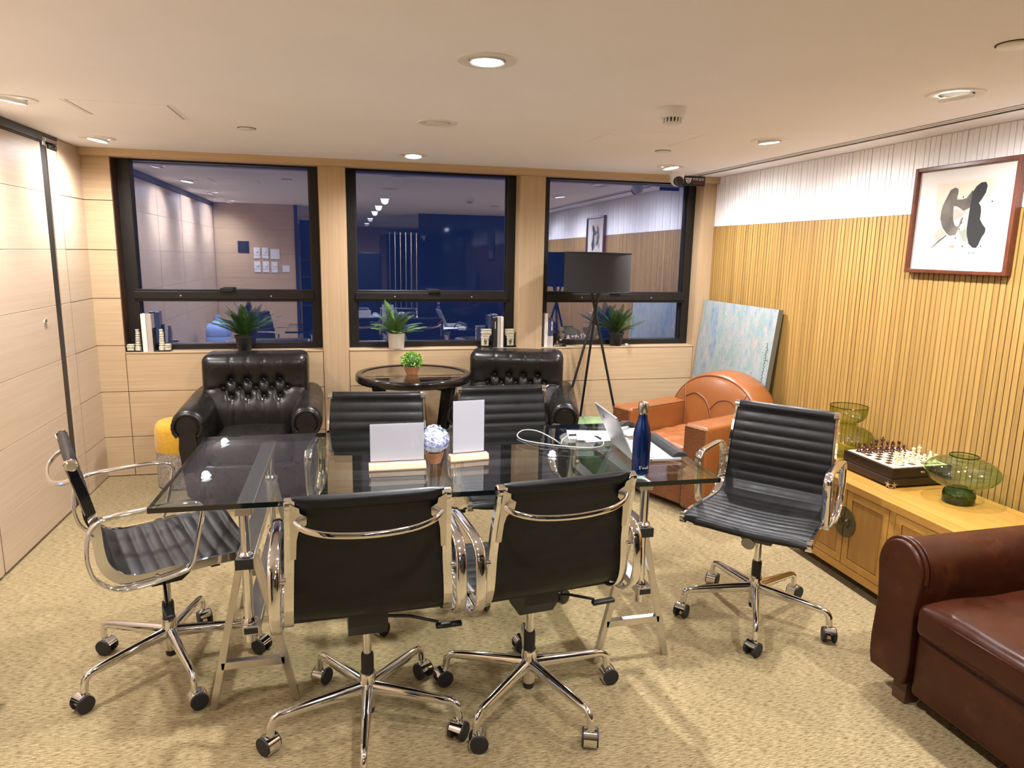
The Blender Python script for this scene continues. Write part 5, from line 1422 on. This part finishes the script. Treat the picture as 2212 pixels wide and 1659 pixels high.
# ================================================================ ON THE GLASS TABLE
TT = TZ+0.0003
K = 0.954                    # the table things below were measured for a top at 0.735 m
_before = set(COL.objects)
def holder(label, c, w, h, rz, bw):
    t = thing('sign_holder', label, 'sign holder', (c[0], c[1], TT), rz, 'acrylic sign holders with wooden feet')
    MB().prism([(-0.024, 0), (0.024, 0), (0.026, 0.006), (0.018, 0.026), (-0.018, 0.026), (-0.026, 0.006)], -bw, bw, 'X').build('wood_base', 'pale_wood', t, smooth=0, bevel=0.002)
    MB().box(-w, w, -0.0030, -0.0012, 0.0265, h).box(-w, w, 0.0012, 0.0030, 0.0265, h).build('acrylic_sleeve', 'acrylic', t, smooth=0)
    MB().box(-w+0.005, w-0.005, -0.0005, 0.0005, 0.034, h-0.006).build('paper_sheet', 'paper', t, smooth=0)
holder('wide acrylic holder with blank paper on the table, left one', (0.189, 2.738), 0.112, 0.193, 0.0, 0.114)
holder('tall acrylic holder with blank paper on the table, right one', (0.492, 2.812), 0.073, 0.262, math.radians(7), 0.084)
t = thing('flower_pot', 'small pot of pale blue flowers between the paper holders', 'flowers', (0.345, 2.790, TT))
MB().lathe([(0.022, 0), (0.026, 0.002), (0.036, 0.030), (0.040, 0.048), (0.037, 0.049), (0.034, 0.044), (0, 0.044)], 14).build('bowl', 'terracotta_wood', t, smooth=25)
for nm, mat, cnt, zr in (('blossoms', 'flower_blue', 300, (-0.5, 1)), ('violet_blossoms', 'flower_violet', 70, (-0.3, 0.3))):
    mb = MB(); rs = random.Random(9)
    for k in range(cnt):
        a = rs.uniform(0, 2*PI); z = rs.uniform(*zr); r = math.sqrt(max(0, 1-z*z))
        d = Vector((r*math.cos(a), r*math.sin(a), z)); c = Vector((0, 0, 0.098))+Vector((d.x*0.058, d.y*0.058, d.z*0.060))*rs.uniform(0.85, 1.04)
        u = d.orthogonal().normalized(); w = d.cross(u); s_ = rs.uniform(0.005, 0.0085)
        for q in range(4):
            b_ = q*PI/2+a; e = u*math.cos(b_)+w*math.sin(b_); g = w*math.cos(b_)-u*math.sin(b_)
            mb.add([c, c+e*s_*0.6+g*s_*0.4+d*0.002, c+e*s_+d*0.003, c+e*s_*0.6-g*s_*0.4+d*0.002], [(0, 1, 2, 3)])
    o = mb.build(nm, mat, t, smooth=0); o['kind'] = 'stuff'
MB().lathe(ballp(0.098, 0.049), 18).build('core', 'flower_blue', t)

# bottle
t = thing('water_bottle', 'metallic blue steel bottle with silver cap at the table edge', 'bottle', (1.140, 2.505, TT))
MB().lathe([(0.030, 0), (0.034, 0.003), (0.0355, 0.010), (0.0355, 0.150), (0.034, 0.170), (0.029, 0.195), (0.022, 0.218), (0.018, 0.232), (0.0172, 0.246)], 40).build('body', 'bottle_blue', t, smooth=50)
MB().lathe([(0.0165, 0.246), (0.0165, 0.254)], 28).build('neck_ring', 'chrome', t, smooth=40)
MB().lathe([(0.0185, 0.254), (0.0205, 0.257), (0.0205, 0.286), (0.018, 0.294), (0.010, 0.297), (0, 0.2975)], 28).build('cap', 'brushed_steel', t, smooth=40)
me = text_mesh('lettering', "S'well", 0.0185, 'switch_white', 0.0002)
a0 = math.atan2(-2.505, -1.140)+0.42
for v_ in me.vertices:
    a = a0 + v_.co.x/0.0357; z = v_.co.y+0.034
    v_.co = ((0.0358)*math.cos(a), (0.0358)*math.sin(a), z)
link('lettering', me, t)

# laptop: hinge on the left, opens to the right (+x)
t = thing('laptop', 'open silver laptop on the right side of the glass table', 'laptop', (1.182, 2.800, TT), math.radians(-3.5))
MB().box(0.0, 0.215, -0.155, 0.155, 0.004, 0.016).build('base', 'silver_laptop', t, smooth=0, bevel=0.003)
MB().box(0.018, 0.115, -0.140, 0.140, 0.0161, 0.0170).build('keyboard', 'key_grey', t, smooth=0)
key = MB().box(-0.0075, 0.0075, -0.0082, 0.0082, 0.0170, 0.0182).mesh('key', 'silver_laptop', 0)
for r in range(5):
    for c in range(14): link('key', key, t, (0.028+0.0192*r, -0.1287+0.0198*c, 0))
MB().box(0.135, 0.205, -0.045, 0.045, 0.0160, 0.0164).build('touchpad', 'key_grey', t, smooth=0)
for yy in (-0.1555,):
    MB().box(0.030, 0.044, yy-0.0004, yy+0.001, 0.007, 0.012).build('port', 'black_plastic', t, smooth=0)
    MB().box(0.075, 0.080, yy-0.0004, yy+0.001, 0.007, 0.012).build('port', 'black_plastic', t, smooth=0)
lid = MB().box(-0.004, 0.003, -0.155, 0.155, 0.0, 0.205).build('lid', 'silver_laptop', t, smooth=0, bevel=0.002, loc=(0.001, 0, 0.013))
lid.rotation_euler = (0, math.radians(-25), 0)
MB().box(0.0031, 0.0038, -0.148, 0.148, 0.010, 0.198).build('screen', 'dark_glass_panel', lid, smooth=0)
MB().tube([(-0.0046, 0.085, 0.155), (-0.0046, 0.070, 0.168), (-0.0046, 0.062, 0.150), (-0.0046, 0.078, 0.142), (-0.0046, 0.085, 0.155)], 0.0012, 5).build('logo_mark', 'grey_metal', lid)
t = thing('wrist_rest', 'black foam wrist rest lying across the laptop edge', 'wrist rest', (1.395, 2.800, TT+0.0165), math.radians(-3.5))
MB().prism([(-0.036, 0.0), (0.036, 0.0), (0.032, 0.010), (0.016, 0.020), (-0.010, 0.022), (-0.030, 0.012)], -0.158, 0.175, 'Y').build('pad', 'black_foam', t, smooth=40, bevel=0.003)
dm = MB().box(-0.0025, 0.0025, -0.002, 0.002, 0.0205, 0.0222).mesh('perforation', 'black_rubber', 0)
for k in range(13): link('perforation', dm, t, (-0.012, -0.13+0.022*k, 0))
t = thing('headband', 'black padded band arched over a white box behind the laptop', 'headphones', (1.318, 3.115, TT), math.radians(35))
MB().sweep([(0.075*math.cos(PI*i/14), 0, 0.004+0.055*math.sin(PI*i/14)) for i in range(15)], rsec(0.016, 0.005, 3), (0, 1, 0)).build('band', 'black_foam', t, smooth=60)
t = tag(MB().box(-0.045, 0.045, -0.055, 0.055, 0, 0.020).build('white_box', 'white_gloss', smooth=0, bevel=0.004, loc=(1.345, 3.120, TT), rz=0.3), 'flat white box half hidden behind the blue bottle', 'box')
for k, (x, y, r, s, lab) in enumerate(((1.150, 3.115, -0.25, (0.115, 0.085), 'white paper sheet under the charger, far side of the table'), (1.185, 3.070, 0.10, (0.110, 0.075), 'top white paper sheet slipped behind the laptop lid'))):
    z = TT+0.0012*k
    tag(MB().box(-s[0], s[0], -s[1], s[1], 0, 0.0008).build('paper_sheet', 'paper', smooth=0, loc=(x, y, z), rz=r), lab, 'paper')
t = thing('power_adapter', 'white power adapter block with prongs on the papers', 'charger', (1.090, 3.035, TT+0.0025), math.radians(-12))
MB().rbox((0, 0, 0.0165), (0.042, 0.030, 0.016), 0.006, 3).build('body', 'white_gloss', t, smooth=50)
for yy in (-0.010, 0.010): MB().box(0.041, 0.052, yy-0.003, yy+0.003, 0.014, 0.019).build('prong', 'chrome', t, smooth=0)
cab = [(1.050, 3.050, 0.758), (1.020, 3.055, 0.757), (0.98, 3.03, 0.745), (0.95, 2.975, 0.740), (0.92, 2.985, 0.760), (0.87, 3.08, 0.775), (0.82, 3.15, 0.765), (0.785, 3.14, 0.745), (0.795, 3.07, 0.7390), (0.87, 2.99, 0.7390), (0.96, 2.93, 0.7390), (1.06, 2.89, 0.7390), (1.13, 2.91, 0.7390), (1.155, 2.97, 0.748), (1.140, 3.015, 0.7555)]
t = thing('charging_cable', 'looped grey charging cable on the glass table', 'cable', (0.96, 3.0, TT))
cb = MB().tube(catmull(cab, 7), 0.0027, 8); cb.xf(Matrix.Translation((-0.96, -3.0, -0.7353))); cb.build('cord', 'cable_grey', t, smooth=60)
for (p, q) in (((1.050, 3.050, 0.7575), (1.015, 3.056, 0.756)), ((1.152, 2.985, 0.7500), (1.140, 3.012, 0.7555))):
    cb = MB().tube([p, q], 0.0055, 8); cb.xf(Matrix.Translation((-0.96, -3.0, -0.7353))); cb.build('strain_relief', 'black_rubber', t)

for o in set(COL.objects)-_before:
    if o.parent is None:
        o.location.x *= K; o.location.y *= K; o.scale = (K, K, K)

# ================================================================ THINGS SEEN ONLY AS REFLECTIONS
def plate(nm, x0, x1, z0, z1, mat, label, cat, dial=False, group=None):
    z0 += 0.045; z1 += 0.045
    t = thing(nm, label, cat, ((x0+x1)/2, 0.80, (z0+z1)/2), 0, group)
    MB().box(-(x1-x0)/2, (x1-x0)/2, 0.0, 0.010, -(z1-z0)/2, (z1-z0)/2).build('plate', mat, t, smooth=0, bevel=0.002)
    if dial:
        MB().lathe([(0.022, 0.010), (0.022, 0.016), (0.018, 0.020), (0, 0.020)], 20, (0, 0, (z1-z0)*0.18), 'Y').build('dial', 'switch_white', t)
        MB().box(-(x1-x0)/2, (x1-x0)/2, 0.0098, 0.0104, -(z1-z0)*0.20, -(z1-z0)*0.18).build('seam', 'shadow_gap', t, smooth=0)
    return t
gs = 'dimmer switches mirrored in the left window'
for i, (x, z, lab) in enumerate(((-1.128, 1.533, 'upper row, left'), (-1.022, 1.533, 'upper row, second'), (-1.128, 1.352, 'lower row, left'), (-1.020, 1.352, 'lower row, middle'), (-0.911, 1.349, 'lower row, right'))):
    plate('dimmer_switch', x-0.040, x+0.040, z-0.072, z+0.072, 'switch_white', 'white dimmer switch mirrored in left window, '+lab, 'switch', True, gs)
plate('wall_plate', -0.957, -0.84, 1.457, 1.589, 'switch_white', 'wide white plate mirrored in left window, upper right of switches', 'switch')
plate('wall_plate', -0.812, -0.719, 1.285, 1.375, 'switch_white', 'single white plate mirrored in left window, right of switches', 'switch')
plate('wall_sign', -1.363, -1.223, 1.535, 1.687, 'navy_cabinet', 'square dark sign mirrored in left window, above the switches', 'sign')
plate('wall_sign', -1.380, -1.215, 0.96, 1.06, 'navy_cabinet', 'low dark sign mirrored in left window, just above the transom', 'sign')
t = thing('water_jug', 'large blue water jug mirrored in the left window', 'water jug', (-1.400, 2.360, 0.46))
MB().lathe([(0.12, 0.0), (0.135, 0.01), (0.138, 0.08), (0.132, 0.09), (0.138, 0.10), (0.138, 0.17), (0.132, 0.18), (0.138, 0.19), (0.138, 0.27), (0.11, 0.32), (0.04, 0.36), (0.028, 0.38), (0.028, 0.42), (0, 0.42)], 32, cap=True).build('bottle', 'blue_bottle_plastic', t, smooth=40)
t = thing('jug_stand', 'dark low stand below the mirrored water jug', 'stand', (-1.400, 2.360, 0))
MB().box(-0.16, 0.16, -0.18, 0.18, 0.44, 0.459).build('top', 'navy_cabinet', t, smooth=0)
for x in (-0.14, 0.14):
    for y in (-0.16, 0.16): MB().box(x-0.015, x+0.015, y-0.015, y+0.015, 0, 0.44).build('leg', 'navy_cabinet', t, smooth=0)
t = thing('dark_cabinet', 'tall dark cabinet in the lounge mirrored in the middle window', 'cabinet', (0.42, -2.95, 0))
MB().box(-0.26, 0.26, -0.25, 0.25, 0.02, 1.63).build('body', 'navy_cabinet', t, smooth=0, bevel=0.01)
MB().box(-0.245, 0.245, 0.25, 0.262, 0.05, 1.0).build('door', 'navy_cabinet', t, smooth=0)
MB().box(-0.245, 0.245, 0.25, 0.262, 1.02, 1.61).build('door', 'navy_cabinet', t, smooth=0)
t = thing('folded_glass_door', 'folded glass door stack mirrored in the middle window', 'door', (0.93, -0.95, 0))
for k in range(6):
    MB().box(-0.006, 0.006, -0.28, 0.28, 0.02, 1.92).build('glass_leaf', 'smoked_glass', t, smooth=0, loc=(-0.22+0.085*k, 0, 0), rz=math.radians(62 if k % 2 else -62)/2.2)
    MB().cyl((-0.22+0.085*k, 0.26, 0.0), (-0.22+0.085*k, 0.26, 1.95), 0.010, n=8).build('edge_rod', 'chrome', t)
MB().box(-0.30, 0.30, -0.05, 0.05, 1.95, 2.0).build('top_rail', 'navy_cabinet', t, smooth=0)
t = thing('shelf_unit', 'narrow brown shelf unit mirrored at the right of the left window', 'shelf', (-0.50, 0.30, 0))
MB().box(-0.09, 0.09, -0.14, -0.13, 0.0, 2.05).build('back_panel', 'navy_cabinet', t, smooth=0)
for z in (0.25, 0.55, 0.85, 1.05, 1.25, 1.48): MB().box(-0.09, 0.09, -0.13, 0.13, z, z+0.02).build('shelf_board', 'dark_piece', t, smooth=0)
for x in (-0.095, 0.085): MB().box(x, x+0.01, -0.13, 0.13, 0.0, 2.05).build('side_panel', 'navy_cabinet', t, smooth=0)
